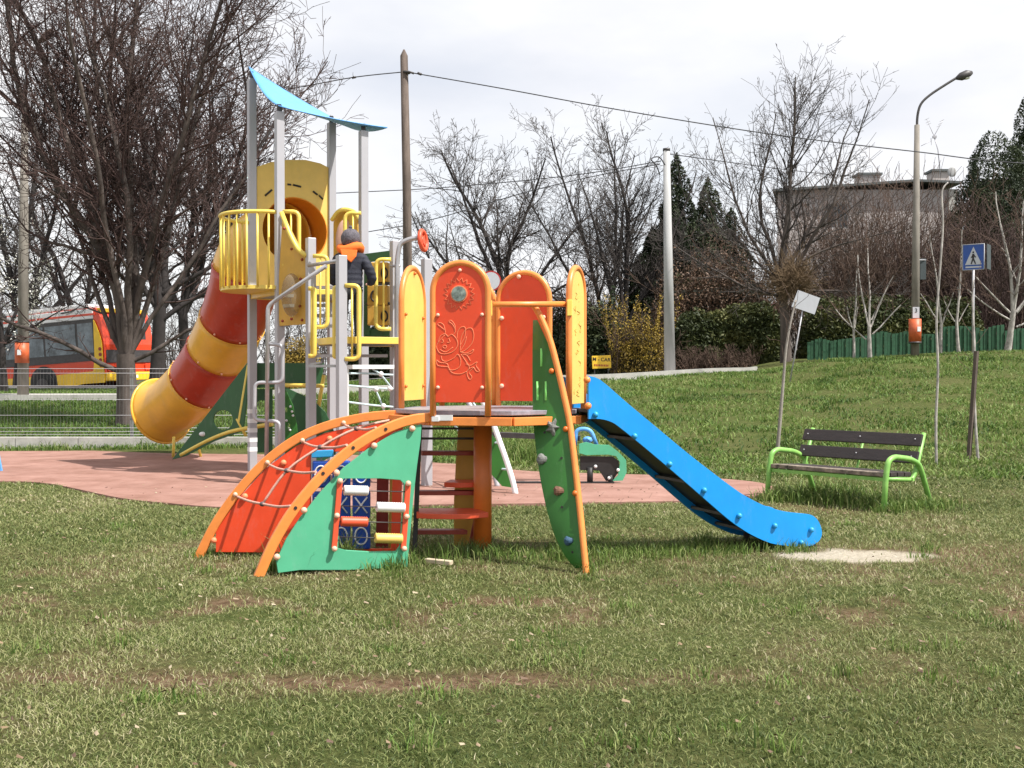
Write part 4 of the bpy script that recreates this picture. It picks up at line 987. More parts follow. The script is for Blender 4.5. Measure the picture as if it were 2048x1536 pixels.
s = MB(); s.ball(hc, .088, 20, 14, (.92,1.02,1.15)); s.ball(hc+Vector((-.084,0,-.01)), .018, 8, 6, (.5,1,1.3)); s.ball(hc+Vector((.084,0,-.01)), .018, 8, 6, (.5,1,1.3)); s.ball(hc+Vector((0,.09,-.02)), .015, 8, 6); s.tube([k(0,.02,.98), k(0,.025,1.10)], .045, 12); s.ball(hc+Vector((0,.068,-.06)), .022, 8, 6, (1.2,.8,.8)); s.build('head', 'skin', child)
s = MB(); s.ball(hc+Vector((-.03,.083,.01)), .010, 8, 6); s.ball(hc+Vector((.03,.083,.01)), .010, 8, 6); s.build('eye', 'ink', child)
s = MB(); s.ball(hc+Vector((0,-.004,.02)), .114, 26, 16, (1.0,1.0,1.02)); rq = random.Random(3)
s.v = [tuple(hc+(Vector(v)-hc)*(1+rq.uniform(-.02,.02))) for v in s.v if True]; s.v = [(v[0], v[1], max(v[2], hc.z-.062)) for v in s.v]
s.ball(hc+Vector((0,-.01,.15)), .022, 10, 6); s.build('knit_hat', 'hat', child)
sc = [k(.105*math.cos(a)*(1.08), .02+.085*math.sin(a), 1.01+.025*math.cos(a*2+1)-.01*math.sin(a)) for a in [2*PI*i/18 for i in range(18)]]
sc = [p+Vector((0,0,.045)) for p in sc]
s = MB(); s.tube(sc, .052, 10, closed=True, caps=False)
s.prism([k(-.10,-.115,1.04),k(.10,-.12,1.03),k(.085,-.135,.95),k(.03,-.14,.885),k(-.03,-.137,.93),k(-.08,-.13,.97)], .025); s.build('orange_scarf', 'orangefab', child, .008)

# ================================================================== BENCH
bR = Vector((3.37,9.96,0)); bL = Vector((2.555,11.0,0)); ex_ = (bL-bR).normalized(); ey_ = Vector((-ex_.y, ex_.x, 0)); ey_ = ey_ if ey_.x > 0 else -ey_
BL = (bL-bR).length
bench = thing('park_bench', 'lime-green tube park bench with dark plank seat and back on the lawn', 'bench', bR+ex_*BL/2+ey_*.3)
bp = lambda a, b, z: bR+ex_*a+ey_*b+Vector((0,0,z))
for a in (0, BL):
    s = MB(); s.tube(rnd([bp(a,-.01,-.05), bp(a,.03,.33), bp(a,.07,.47), bp(a,.16,.50), bp(a,.42,.47), bp(a,.56,.42), bp(a,.62,.33), bp(a,.80,-.05)], .09, 5), .026, 12); s.build('leg_frame', 'lime', bench)
    s = MB(); s.tube(rnd([bp(a+(.03 if a == 0 else -.03),.04,.30), bp(a+(.03 if a == 0 else -.03),.50,.27), bp(a+(.03 if a == 0 else -.03),.56,.34), bp(a+(.03 if a == 0 else -.03),.70,.70)], .05, 4), .021, 10); s.build('back_support', 'lime', bench)
s = MB(); s.tube([bp(BL/2,.05,.295), bp(BL/2,.48,.275), bp(BL/2,.55,.34), bp(BL/2,.685,.68)], .012, 8); s.build('back_support', 'lime', bench)
s = MB(); s.beam(bp(0,.05,.298), bp(BL,.05,.298), .03, .032); s.beam(bp(0,.48,.275), bp(BL,.48,.275), .03, .03); s.build('seat_rail', 'lime', bench)
for i, b in enumerate((.075,.19,.305,.42)): MB().beam(bp(.02,b,.345-.045*b), bp(BL-.02,b,.345-.045*b), .10, .038).build('seat_slat', 'benchworn' if i == 0 else 'benchwood', bench, .004)
un = (ey_*-.93+Vector((0,0,.37))).normalized()
for b, z in ((.585,.475),(.65,.635)):
    sl_ = MB().beam(bp(-.0,b-.035,z), bp(BL+.02,b-.035,z), .028, .118, (ey_*.37+Vector((0,0,.93)))).build('back_slat', 'benchwood', bench, .005)
    s = MB()
    for a in (.06, BL/2, BL-.04): s.ball(bp(a,b-.052,z+.01), .008, 8, 5)
    s.build('slat_bolt', 'steel', sl_)

# ================================================================== SPRING SEESAW BEHIND
see = thing('seesaw', 'low green-and-black seesaw with pale blue hoop handles beyond the slide', 'seesaw', G(1150,960))
s = MB(); dS = 12.5
s.prism([W(*p,dS) for p in ((1158,888),(1172,884),(1190,889),(1218,890),(1236,903),(1252,920),(1253,945),(1245,961),(1224,962),(1236,950),(1240,925),(1232,912),(1215,909),(1172,910),(1158,906))], .03); s.build('seat_shell', 'green', see, .005)
s = MB(); s.prism([W(*p,dS+.03) for p in ((1160,912),(1225,913),(1238,922),(1238,942),(1226,960),(1212,962),(1203,948),(1198,941),(1160,940))], .03); s.build('black_side', 'black', see, .005)
s = MB()
for p in ((1191,933),(1236,940),(1218,956)): s.ball(W(*p,dS-.02), .02, 8, 5)
s.build('bolt_cap', 'white', see)
s = MB(); s.beam(W(1000,966,12.5), W(1228,966,12.5), .10, .03); s.tube([W(1180,966,12.5), W(1180,935,12.5)], .035, 10); s.tube([W(1222,968,12.5), W(1220,950,12.5)], .03, 10); s.build('base_beam', 'black', see)
s = MB(); s.beam(W(985,869,12.9), W(1160,876,12.7), .09, .06); s.build('seesaw_beam', 'dark', see)
for x0, x1 in ((1150,1193),(1092,1122)):
    MB().tube(rnd([W(x0,890,12.6), W(x0+2,858,12.6), W(x1-12,858,12.6), W(x1,890,12.6)], .08, 5), .025, 10).build('handle_hoop', 'skyblue', see)
s = MB(); s.ball(W(1175,880,12.7), .06, 10, 6, (1,1,.7)); s.build('grip', 'skyblue', see)

edge_p = thing('spring_rider', 'sliver of a pale blue play board at left edge of the paving', 'play board', G(-14,945))
s = MB(); p0_ = G(-14,945).y; s.prism([W(*p,p0_) for p in ((-40,880),(-8,880),(-2,905),(5,942),(-2,946),(-40,946))], .03); s.build('play_board', 'skyblue', edge_p, .005)
s = MB(); s.beam(W(-20,950,p0_), W(-20,900,p0_+.1), .06, .05); s.build('foot', 'dark', edge_p)

# small things in the grass
s = MB(); s.beam(G(852,1121,.02), G(903,1126,.02), .045, .03); tag(s.build('wood_offcut', 'plank', None, .004, loc=G(878,1124)), 'short pale offcut of wood in the grass left of the orange post', 'wood block')

# ================================================================== TREES
def norm(a): return a/(np.linalg.norm(a)+1e-9)
def grow(segs, p, d, length, r, lev, maxlev, rg, o):
    n = max(2, int(round(length/o['step'][lev]))); st = length/n; p = np.array(p, float); d = norm(np.array(d, float))
    for i in range(n):
        t = (i+1)/n; d = norm(d+rg.randn(3)*o['wob'][lev]+np.array([0,0,o['up'][lev]])); q = p+d*st
        r1 = max(o['rmin'], r*(1-t*o['taper'][lev])) ; r0 = max(o['rmin'], r*(1-(i/n)*o['taper'][lev]))
        segs.append((p[0],p[1],p[2],q[0],q[1],q[2],r0,r1,lev))
        if lev < maxlev and t > o['bare'][lev]:
            k = rg.poisson(o['kids'][lev]) if lev else max(1, rg.poisson(o['kids'][lev]))
            for _ in range(k):
                a = rg.rand()*2*PI; u = norm(np.cross(d, [.3,.2,1.])+1e-6); v = np.cross(d, u); an = o['ang'][lev]*(.7+.6*rg.rand())
                nd = d*math.cos(an)+(u*math.cos(a)+v*math.sin(a))*math.sin(an)
                grow(segs, p+(q-p)*rg.rand(), nd, length*o['len'][lev]*((1.15-.6*t) if lev or 'lp' not in o else o['lp']*(.45+.75*math.sin(PI*min(1., t*.9))))*(.6+.7*rg.rand()), max(o['rmin'], r1*o['rk'][lev]), lev+1, maxlev, rg, o)
        p = q
def seg_mesh(name, S, n, m, parent):
    P = S[:, 0:3]; Q = S[:, 3:6]; d = Q-P; d /= (np.linalg.norm(d, axis=1)[:, None]+1e-9)
    u = np.cross(d, np.array([.31,.17,.93])); u /= (np.linalg.norm(u, axis=1)[:, None]+1e-9); v = np.cross(d, u)
    k = len(S); V = np.zeros((k, 2, n, 3))
    for j in range(n):
        c, s_ = math.cos(2*PI*j/n), math.sin(2*PI*j/n); e = u*c+v*s_
        V[:, 0, j] = P+e*S[:, 6:7]; V[:, 1, j] = Q+d*S[:, 7:8]*.3+e*S[:, 7:8]
    b = (np.arange(k)*2*n)[:, None]; F_ = []
    for j in range(n): F_.append(np.concatenate([b+j, b+(j+1) % n, b+n+(j+1) % n, b+n+j], 1))
    return mesh_np(name, V.reshape(-1, 3), np.stack(F_, 1).reshape(-1, 4), m, parent=parent, smooth=True)
def tree(name, label, catg, base, stems, o, maxlev, seed, mt, mc, thick=.03, group=None, trunk=None):
    rg = np.random.RandomState(seed); t = thing(name, label, catg, base, group); segs = []
    base = np.array(base, float)
    if trunk:                                  # (height, radius) single bole before the stems
        pts = [base-np.array([0,0,.15])]; hh, rr_ = trunk; k = 5
        dv = np.array([0,0,1.])
        for i in range(k):
            dv = norm(dv+rg.randn(3)*np.array([.03,.03,0])); q = pts[-1]+dv*(hh+.15)/k
            fl = 1+.35*(1-i/k)**3
            segs.append((*pts[-1], *q, rr_*fl*(1-.12*i/k), rr_*(1+.35*(1-(i+1)/k)**3)*(1-.12*(i+1)/k), 0)); pts.append(q)
        tip = pts[-1]
    else: tip = base
    for (dx, dy, dz, ln, r, *off) in stems:
        z0 = off[0] if off else 0
        grow(segs, tip+np.array([dx,dy,0])*.12-np.array([0,0,z0]), (dx,dy,dz), ln, r, 0, maxlev, rg, o)
    S = np.array(segs); big = (S[:, 6] > thick)
    seg_mesh('trunk', S[big], 8, mt, t); 
    small = S[~big]; seg_mesh('crown', small, 3, mc, t); return t, len(S)
base_o = dict(step=[.5,.35,.22,.14,.1], wob=[.09,.13,.16,.2,.2], up=[.03,.06,.05,.04,.03], taper=[.75,.8,.8,.7,.5], bare=[.15,.12,.1,0,0], kids=[1.3,1.25,1.3,1.2,0], ang=[.7,.75,.8,.8,.8], len=[.42,.42,.5,.6,.6], rk=[.5,.55,.6,.6,.6], rmin=.006)
def O(**k): d = dict(base_o); d.update(k); return d
def gpt(px, Y, dz=0.): x = W(px, 750, Y).x; return (x, Y, H(x, Y)+dz)
CNT = {}
# big multi-stem tree on the left
t, n_ = tree('bare_tree', 'largest bare tree left of the tube slide, dark trunk dividing low into many stems', 'tree', gpt(256,21.5),
    [(-.02,.02,1,9.4,.10),(.08,-.05,1,9.4,.095),(-.09,.08,1,9.2,.09),(.16,.12,1,9.2,.08),(-.20,-.1,1,8.8,.075),(.25,-.05,1,9.0,.075),(.14,.25,1,8.6,.07),(.02,-.2,1,8.4,.065),(-.32,.1,1,8.4,.06),(.36,.1,1,8.4,.06),(-.46,.05,1,7.6,.05),(.50,0,1,7.2,.05),(-.9,-.2,.42,4.6,.05,.3),(.85,.2,.48,3.6,.045,.1)],
    O(kids=[1.2,1.15,1.1,1.1,0], rmin=.0050, step=[.42,.28,.18,.14,.1], wob=[.07,.13,.18,.2,.2], up=[.02,.09,.05,.02,0], bare=[.16,.1,.1,0,0], len=[.24,.42,.5,.6,.6], lp=1.0), 3, 21, 'bark', 'twigr', trunk=(1.35,.20)); CNT['big'] = n_
t, n_ = tree('bare_tree', 'dark bare tree standing just behind and right of the largest left tree', 'tree', gpt(312,31),
    [(0,0,1,8.8,.15),(.25,.1,1,8.4,.12),(-.3,.1,1,8.0,.11),(.5,0,1,7.4,.10),(-.55,0,.9,6.6,.09),(.75,.1,.6,5.6,.08,.3),(.85,-.1,.55,5.0,.08,-.4)],
    O(kids=[1.6,1.45,1.2,1,0], rmin=.009, step=[.6,.42,.28,.2,.1], len=[.36,.42,.5,.6,.6]), 3, 7, 'barkd', 'twigr', trunk=(2.4,.20)); CNT['b2'] = n_
t, n_ = tree('bare_tree', 'slim bare tree right of the dark trunks, its reddish crown spreading above the balcony', 'tree', gpt(372,35),
    [(0,0,1,9.6,.12),(.18,0,1,9.6,.10),(-.3,.1,1,10,.11),(.4,0,.95,8.6,.08),(-.6,0,.8,7.6,.08),(.42,.1,1,6.8,.06),(.28,.2,1,9.0,.07)],
    O(kids=[1.7,1.6,1.3,1,0], rmin=.0085, step=[.6,.42,.28,.2,.1], len=[.36,.42,.5,.6,.6]), 3, 9, 'barkd', 'twigr', trunk=(2.4,.17)); CNT['b3'] = n_
t, n_ = tree('bare_tree', 'bare tree at the far left edge of the view behind the concrete lamp pole', 'tree', gpt(40,40),
    [(0,0,1,8.5,.15),(.35,0,1,7.8,.12),(-.35,.1,1,7.4,.12),(.7,0,.7,6,.1),(-.7,0,.6,5.5,.1)],
    O(kids=[1.5,1.4,1.2,1,0], rmin=.009, step=[.7,.46,.3,.2,.1]), 3, 13, 'barkd', 'twig', trunk=(2.0,.2))
t, n_ = tree('bare_tree', 'bare tree rising behind the middle of the bus roof', 'tree', gpt(150,46),
    [(0,0,1,8.0,.15),(.35,0,1,7.0,.12),(-.35,.1,1,7.0,.12),(.8,0,.6,6,.1),(-.8,0,.5,5.5,.1)],
    O(kids=[1.5,1.4,1.2,1,0], rmin=.010, step=[.7,.5,.32,.2,.1]), 3, 17, 'barkd', 'twigr', trunk=(2.0,.2))
# wide tree behind the bee board
t, n_ = tree('bare_tree', 'wide spreading bare tree with rounded crown behind the bee board', 'tree', gpt(1020,44),
    [(-.05,0,1,6.9,.13),(.24,.05,1,6.4,.11),(-.42,0,1,6.2,.11),(.66,0,.8,5.8,.09,-.0),(-.78,.05,.70,5.6,.09,.2),(.88,0,.45,4.8,.08,.6),(-.95,0,.32,4.8,.08,.6)],
    O(kids=[1.25,1.4,1.35,1,0], rmin=.0075, step=[.55,.42,.28,.22,.1], wob=[.1,.16,.2,.25,.2], bare=[.12,.12,.1,0,0], up=[.03,.03,.02,0,0], len=[.50,.46,.45,.6,.6]), 3, 31, 'barkd', 'twig', trunk=(2.6,.25)); CNT['wide'] = n_
t, n_ = tree('bare_tree', 'thin bare tree arching low between wooden pole and bee board', 'tree', gpt(955,47),
    [(-.5,0,1,5.5,.09),(-.75,0,.75,5.4,.08),(.1,0,1,4.5,.07)], O(kids=[1.3,1.5,1.4,1,0], rmin=.0075, step=[.6,.45,.3,.2,.1], wob=[.12,.18,.2,.25,.2]), 3, 33, 'barkd', 'twig', trunk=(2.2,.14))
t, n_ = tree('bare_tree', 'slender bare tree with airy top standing just right of the wide rounded one', 'tree', gpt(1215,46),
    [(-.22,0,1,8.4,.11),(.12,0,1,7.4,.09),(-.45,0,1,7.4,.08),(.5,0,.9,6.0,.07),(-.8,0,.6,5,.07,.3)], O(kids=[1.3,1.5,1.35,1,0], rmin=.0075, step=[.58,.42,.28,.22,.1], wob=[.06,.14,.18,.2,.2], up=[.02,.08,.06,.05,0], len=[.40,.44,.45,.6,.6]), 3, 35, 'barkd', 'twig', trunk=(1.8,.16)); CNT['sl'] = n_
t, n_ = tree('bare_tree', 'tall forked bare tree left of the grey concrete pole, upright feathery top', 'tree', gpt(1250,42),
    [(.08,0,1,8.0,.12),(-.45,0,1,6.2,.09,-.1),(.36,0,1,6.8,.09),(-.16,.1,1,7.4,.09),(.75,0,.7,5.0,.06)], O(kids=[1.35,1.5,1.35,1,0], rmin=.0072, step=[.55,.42,.28,.22,.1], wob=[.07,.13,.16,.2,.2], up=[.04,.09,.08,.06,0], len=[.40,.44,.45,.6,.6]), 3, 37, 'barkd', 'twig', trunk=(1.5,.16))
# tree in front of the house with ball of shoots
tb = gpt(1572,33)
t, n_ = tree('bare_tree', 'large grey-barked bare tree before the house with long drooping side branches', 'tree', tb,
    [(-.14,0,1,5.8,.075),(.10,.05,1,6.1,.085),(.40,0,1,5.4,.075),(.68,-.05,.85,5.8,.065),(-.36,0,1,5.2,.065),(-.66,0,.75,5.4,.055),(-.85,-.1,.10,4.2,.045,.5),(.85,-.1,.12,3.8,.04,.4),(-.8,0,.35,3.8,.045,0),(.9,0,.35,3.4,.045,-.3)],
    O(kids=[1.6,1.5,1.3,.9,0], rmin=.0056, step=[.55,.42,.3,.2,.1], wob=[.1,.15,.18,.2,.2], up=[.05,.10,.08,.04,0], bare=[.1,.15,.1,0,0], len=[.46,.42,.45,.6,.6]), 3, 41, 'bark', 'twig', trunk=(2.5,.14)); CNT['h'] = n_
rg = np.random.RandomState(3); segs = []
bc = np.array(tb)+np.array([.12,-.15,2.35])
for i in range(1200):
    d = norm(rg.randn(3)*np.array([1.0,1,.9])+np.array([0,0,.30])); L_ = 1.05*(.35+.65*rg.rand()); p = bc+rg.randn(3)*np.array([.2,.2,.16])
    for j in range(4):
        d = norm(d+rg.randn(3)*.28+np.array([0,0,.09])); q = p+d*L_/4; segs.append((*p, *q, .0060, .005, 3)); p = q
sp_ = thing('shoot_ball', 'round tan ball of fine shoots around the grey tree trunk before the house', 'shrub', tuple(bc)); seg_mesh('crown', np.array(segs), 3, 'twigo', sp_)
# birches along the green fence
for i, (px, Y, r, ln, st, lab) in enumerate(((1740,31,.055,4.2,[(0,0,1,2.9,.034),(-.12,0,1,2.7,.030),(.35,0,1,2.2,.025),(-.8,0,.62,2.4,.022,.35),(.75,0,.7,2.3,.022,.2),(.5,.1,.9,2.0,.02,-.2)],'white birch with wide candelabra branches left of the lamp post, nearest the fence middle'),
      (1708,31.4,.035,3.4,[(0,0,1,2.6,.03),(-.3,0,1,1.6,.02),(.25,0,1,1.2,.02)],'thinnest straight birch just left of the wide candelabra birch'),
      (1880,31.2,.05,3.6,[(-.1,0,1,2.8,.035),(.3,0,1,1.5,.025),(-.6,0,.8,1.3,.025)],'leaning pale birch right of the lamp post bin'),
      (1918,31.5,.045,4.0,[(.03,0,1,3.2,.036),(-.5,0,.8,1.0,.02),(.5,0,.8,.9,.02)],'mottled birch directly left of the pedestrian crossing sign'),
      (2015,30.6,.085,4.0,[(-.05,0,1,3.4,.05),(.12,0,1,3.6,.045),(.7,0,.7,2.4,.05),(-.7,0,.6,2.0,.03),(.8,0,.3,1.8,.03,.4),(-.8,0,.35,2.0,.03,.2)],'thick pollarded birch at the right edge beyond the crossing sign'))):
    tree('birch_tree', lab, 'birch', gpt(px, Y), st, O(kids=[1.0,1.3,1.2,0,0], rmin=.0058, step=[.3,.22,.16,.2,.1], wob=[.06,.12,.15,.2,.2], up=[.05,.12,.1,.04,0], bare=[.15,.1,.1,0,0], len=[.3,.42,.5,.6,.6]), 3, 60+i, 'birch', 'twigb', thick=.014, group='birches along the green fence', trunk=(.9 if i != 4 else 1.1, r))
# leaf masses
def leafcloud(n, fn, size, rg, flat=.35, elong=1.0):
    P = fn(n, rg); n = len(P); N_ = rg.randn(n, 3); N_ /= np.linalg.norm(N_, axis=1)[:, None]
    T = np.cross(N_, rg.randn(n, 3)); T /= np.linalg.norm(T, axis=1)[:, None]; Bv = np.cross(N_, T)
    sz = size*(.5+rg.rand(n))[:, None]; V = np.stack([P-T*sz*elong, P-Bv*sz*.5, P+T*sz*elong, P+Bv*sz*.5], 1).reshape(-1, 3)
    return V, np.arange(n*4).reshape(-1, 4), n
def clump(P, rg, s): return np.clip(fbm(P[:,0]*1.0+P[:,1]*.6, P[:,2]*1.0, s)*.9-.1+rg.rand(len(P))*.45, 0, 1)
def conifer(name, label, catg, base, h, r, m, seed, n=9000, size=.07, corer=.62, prof=1.0, spiky=.25, group=None):
    rg = np.random.RandomState(seed); t = thing(name, label, catg, base, group); b = np.array(base)
    ph = rg.rand(14)*2*PI
    def fn(n, rg):
        z = 1-np.sqrt(rg.rand(n)); a = rg.rand(n)*2*PI
        lump = 1+spiky*np.sin(a*3+ph[0]+z*9)+spiky*.7*np.sin(a*5+z*21+ph[1])+spiky*.5*np.sin(z*47+a*2+ph[2])
        rr_ = r*(1-z)**prof*lump*(.72+.34*rg.rand(n)**.6)
        return np.stack([b[0]+np.cos(a)*rr_, b[1]+np.sin(a)*rr_, b[2]+.15+z*h], 1)
    V, F_, k = leafcloud(n, fn, size, rg, elong=1.3); mesh_np('crown', V, F_, m, parent=t, tint=clump(V[::4], rg, 1.6))
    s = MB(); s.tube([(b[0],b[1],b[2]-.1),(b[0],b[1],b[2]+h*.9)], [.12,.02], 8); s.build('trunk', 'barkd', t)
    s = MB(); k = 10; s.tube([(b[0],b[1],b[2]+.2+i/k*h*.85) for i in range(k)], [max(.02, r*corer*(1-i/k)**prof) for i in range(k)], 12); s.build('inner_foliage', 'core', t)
    return t
def hedge(name, label, catg, pts, hgt, th, m, seed, n, size=.06, lump=.2, corem='core', core=True, twig=None, kind=None):
    """pts: ground polyline; a hedge or shrub of given height / thickness"""
    rg = np.random.RandomState(seed); c = Vector(pts[len(pts)//2]) if len(pts) > 2 else (Vector(pts[0])+Vector(pts[1]))/2
    t = thing(name, label, catg, c); P0 = np.array(pts, float); sg = np.linalg.norm(np.diff(P0, axis=0), axis=1); cs = np.concatenate([[0], np.cumsum(sg)]); LT = cs[-1]
    hg = hgt if callable(hgt) else (lambda u: hgt+0*u)
    def fn(n, rg):
        u = rg.rand(n); X_ = np.stack([np.interp(u*LT, cs, P0[:, i]) for i in range(3)], 1); a = rg.rand(n)*PI; hh = hg(u)*(1+lump*(fbm(u*LT, u*0, 1.5)-.5)*2)
        endf = np.clip(np.minimum(u, 1-u)*LT/(th*.3), .0, 1)**.35
        rr_ = (.75+.3*rg.rand(n))*(1+lump*(fbm(u*LT*1.0+a, a*1.5, 2.2)-.5)*1.6)
        ca = np.sign(np.cos(a))*np.abs(np.cos(a))**.6; sa = np.abs(np.sin(a))**.7
        tz = rg.rand(n); side = rg.rand(n) < .55; z = np.where(side, tz*hh*.8, sa*hh*rr_); yo = np.where(side, -th*.5*rr_*(1-.25*tz**3), ca*th*.5*rr_)
        z = z*endf
        return X_+np.stack([(rg.rand(n)-.5)*.2, yo*endf, z], 1)
    V, F_, k = leafcloud(n, fn, size, rg, elong=1.1); mesh_np('foliage', V, F_, m, parent=t, tint=clump(V[::4], rg, 2.2))
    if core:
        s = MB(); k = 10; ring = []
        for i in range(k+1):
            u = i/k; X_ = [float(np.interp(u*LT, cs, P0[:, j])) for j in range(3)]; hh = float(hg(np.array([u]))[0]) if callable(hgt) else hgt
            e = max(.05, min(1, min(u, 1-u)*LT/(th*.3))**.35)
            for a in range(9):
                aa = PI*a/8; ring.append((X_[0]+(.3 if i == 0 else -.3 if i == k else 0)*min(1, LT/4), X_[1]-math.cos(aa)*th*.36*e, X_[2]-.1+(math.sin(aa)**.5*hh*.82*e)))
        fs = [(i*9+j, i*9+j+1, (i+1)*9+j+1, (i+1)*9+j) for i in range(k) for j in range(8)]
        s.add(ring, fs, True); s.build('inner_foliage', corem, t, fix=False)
    return t
def twigmass(name, label, catg, base, wx, wy, hgt, n, m, seed, r=.009, lean=.5, mt=None, kind=None, seg=5, rootw=.35, parent=None):
    rg = np.random.RandomState(seed); b = np.array(base, float); t = parent or thing(name, label, catg, base); S_ = []
    for i in range(n):
        p = b+np.array([(rg.rand()-.5)*wx*rootw*2, (rg.rand()-.5)*wy, -.05]); d = norm(np.array([rg.randn()*lean, rg.randn()*lean*.6, 1.])); L_ = hgt*(.5+.6*rg.rand()); rr_ = r*2.2
        for j in range(seg):
            d = norm(d+rg.randn(3)*.13+np.array([0,0,.03])); q = p+d*L_/seg; r1 = rr_*.78; S_.append((*p, *q, rr_, max(r1, r), 2))
            for _ in range(rg.poisson(1.5)):
                dd_ = norm(d+rg.randn(3)*.55); pp_ = q; 
                for jj in range(3): qq = pp_+dd_*L_*.07; S_.append((*pp_, *qq, r, r*.8, 3)); pp_ = qq; dd_ = norm(dd_+rg.randn(3)*.25+np.array([0,0,.08]))
            p = q; rr_ = r1
    seg_mesh('crown' if not parent else 'twigs', np.array(S_), 3, m, t); return t

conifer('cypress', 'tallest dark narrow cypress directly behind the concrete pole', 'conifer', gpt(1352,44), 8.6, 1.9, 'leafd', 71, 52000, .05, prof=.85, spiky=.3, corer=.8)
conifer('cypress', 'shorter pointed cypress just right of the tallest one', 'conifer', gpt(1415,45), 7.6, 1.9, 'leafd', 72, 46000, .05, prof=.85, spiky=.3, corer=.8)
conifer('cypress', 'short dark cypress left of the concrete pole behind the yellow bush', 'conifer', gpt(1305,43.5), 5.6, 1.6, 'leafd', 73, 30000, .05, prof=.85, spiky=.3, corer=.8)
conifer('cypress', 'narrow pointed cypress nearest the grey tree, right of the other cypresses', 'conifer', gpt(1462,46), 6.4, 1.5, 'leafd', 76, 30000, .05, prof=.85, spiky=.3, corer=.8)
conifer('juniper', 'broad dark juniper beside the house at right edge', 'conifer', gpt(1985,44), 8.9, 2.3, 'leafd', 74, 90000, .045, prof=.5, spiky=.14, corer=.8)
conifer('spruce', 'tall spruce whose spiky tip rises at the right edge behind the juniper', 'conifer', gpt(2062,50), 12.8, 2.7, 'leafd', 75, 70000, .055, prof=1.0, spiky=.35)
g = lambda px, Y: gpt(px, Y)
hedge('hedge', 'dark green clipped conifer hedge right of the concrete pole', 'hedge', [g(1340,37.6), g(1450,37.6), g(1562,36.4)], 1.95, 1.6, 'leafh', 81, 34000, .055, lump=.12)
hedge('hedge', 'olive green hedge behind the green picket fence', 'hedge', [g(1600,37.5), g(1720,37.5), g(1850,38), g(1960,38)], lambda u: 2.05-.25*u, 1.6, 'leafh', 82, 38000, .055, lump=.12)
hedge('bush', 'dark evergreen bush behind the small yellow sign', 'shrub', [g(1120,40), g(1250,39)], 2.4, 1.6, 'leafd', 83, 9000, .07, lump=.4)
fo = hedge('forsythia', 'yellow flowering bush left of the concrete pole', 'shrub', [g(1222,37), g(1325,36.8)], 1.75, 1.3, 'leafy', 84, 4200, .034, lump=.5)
twigmass('', '', '', g(1272,36.8), 1.7, .8, 2.1, 70, 'twigb', 85, parent=fo, r=.008, lean=.4, rootw=.5)
rg = np.random.RandomState(8)
def spikes(n, rg):
    b = np.array(g(1272,36.5)); o_ = []
    for i in range(34):
        x0 = (rg.rand()-.5)*1.7; L_ = 1.9+.8*rg.rand(); dx = (x0*.25+rg.randn()*.18)
        k = n//34; t_ = .35+.65*rg.rand(k); o_.append(b+np.stack([x0+dx*t_*1.5, rg.randn(k)*.1+.2*rg.randn(), t_*L_], 1)+rg.randn(k,3)*.03)
    return np.concatenate(o_)
V, F_, k_ = leafcloud(3600, spikes, .03, rg); mesh_np('flower_sprays', V, F_, 'leafy', parent=fo, tint=.3+.7*rg.rand(k_))
fo2 = hedge('forsythia', 'yellow-brown bush seen between the tower posts under the upper deck', 'shrub', [g(555,30.5), g(640,30.5)], 1.45, 1.0, 'leafy', 86, 6500, .032, lump=.4)
hedge('hedge', 'dark low hedge seen through the tower right of its ladder', 'hedge', [g(700,47), g(820,45.5), g(900,44)], 2.2, 1.5, 'leafd', 87, 14000, .07, lump=.4)
hedge('hedge', 'dark hedge far behind the bee board', 'hedge', [g(880,44), g(1040,44), g(1170,43)], 2.3, 1.5, 'leafd', 88, 14000, .07, lump=.5)
hedge('bush', 'brown-leaved beech bush below the cypresses', 'shrub', [g(1300,40), g(1420,40), g(1545,40)], 3.7, 1.4, 'leafb', 89, 17000, .045, lump=.5, corem='core')
for (px, Y, wx, wy, hh, n, m_, sd_, nm, lab, ln) in ((1690,40,5.5,2.0,5.8,380,'twigb',91,'shrub','brown bare thicket before the left half of the house','.35'),
      (1800,41,4.0,2.0,6.0,380,'twigb',92,'shrub','brown bare thicket behind the lamp post before the right half of the house','.3'),
      (1905,40,4.2,2.0,4.8,240,'twigr',93,'shrub','reddish thicket of bare shoots behind the crossing sign','.3'),
      (2010,39,4.0,2.0,4.6,230,'twigr',94,'shrub','reddish thicket of bare shoots at the right edge below the juniper','.3'),
      (1480,41,4.2,1.6,4.2,190,'twigb',95,'shrub','tangled brown shrub between the cypresses and the grey tree','.4'),
      (1340,37,3.0,.8,.9,240,'twigb',96,'shrub','low brown twiggy growth at the foot of the hedge by the concrete pole','.4'),
      (1440,36,3.2,.8,.8,240,'twigb',97,'shrub','low reddish twiggy strip along the clipped hedge base','.4'),
      (1090,45,4.0,1.5,3.6,160,'twigb',98,'shrub','bare brown shrub behind the red back board','.4'),
      (1180,44,3.6,1.5,4.0,180,'twigb',99,'shrub','bare brown shrub right of the yellow end board','.35')):
    twigmass(nm, lab, 'shrub', g(px, Y), wx, wy, hh, n, m_, sd_, lean=float(ln), r=.008)
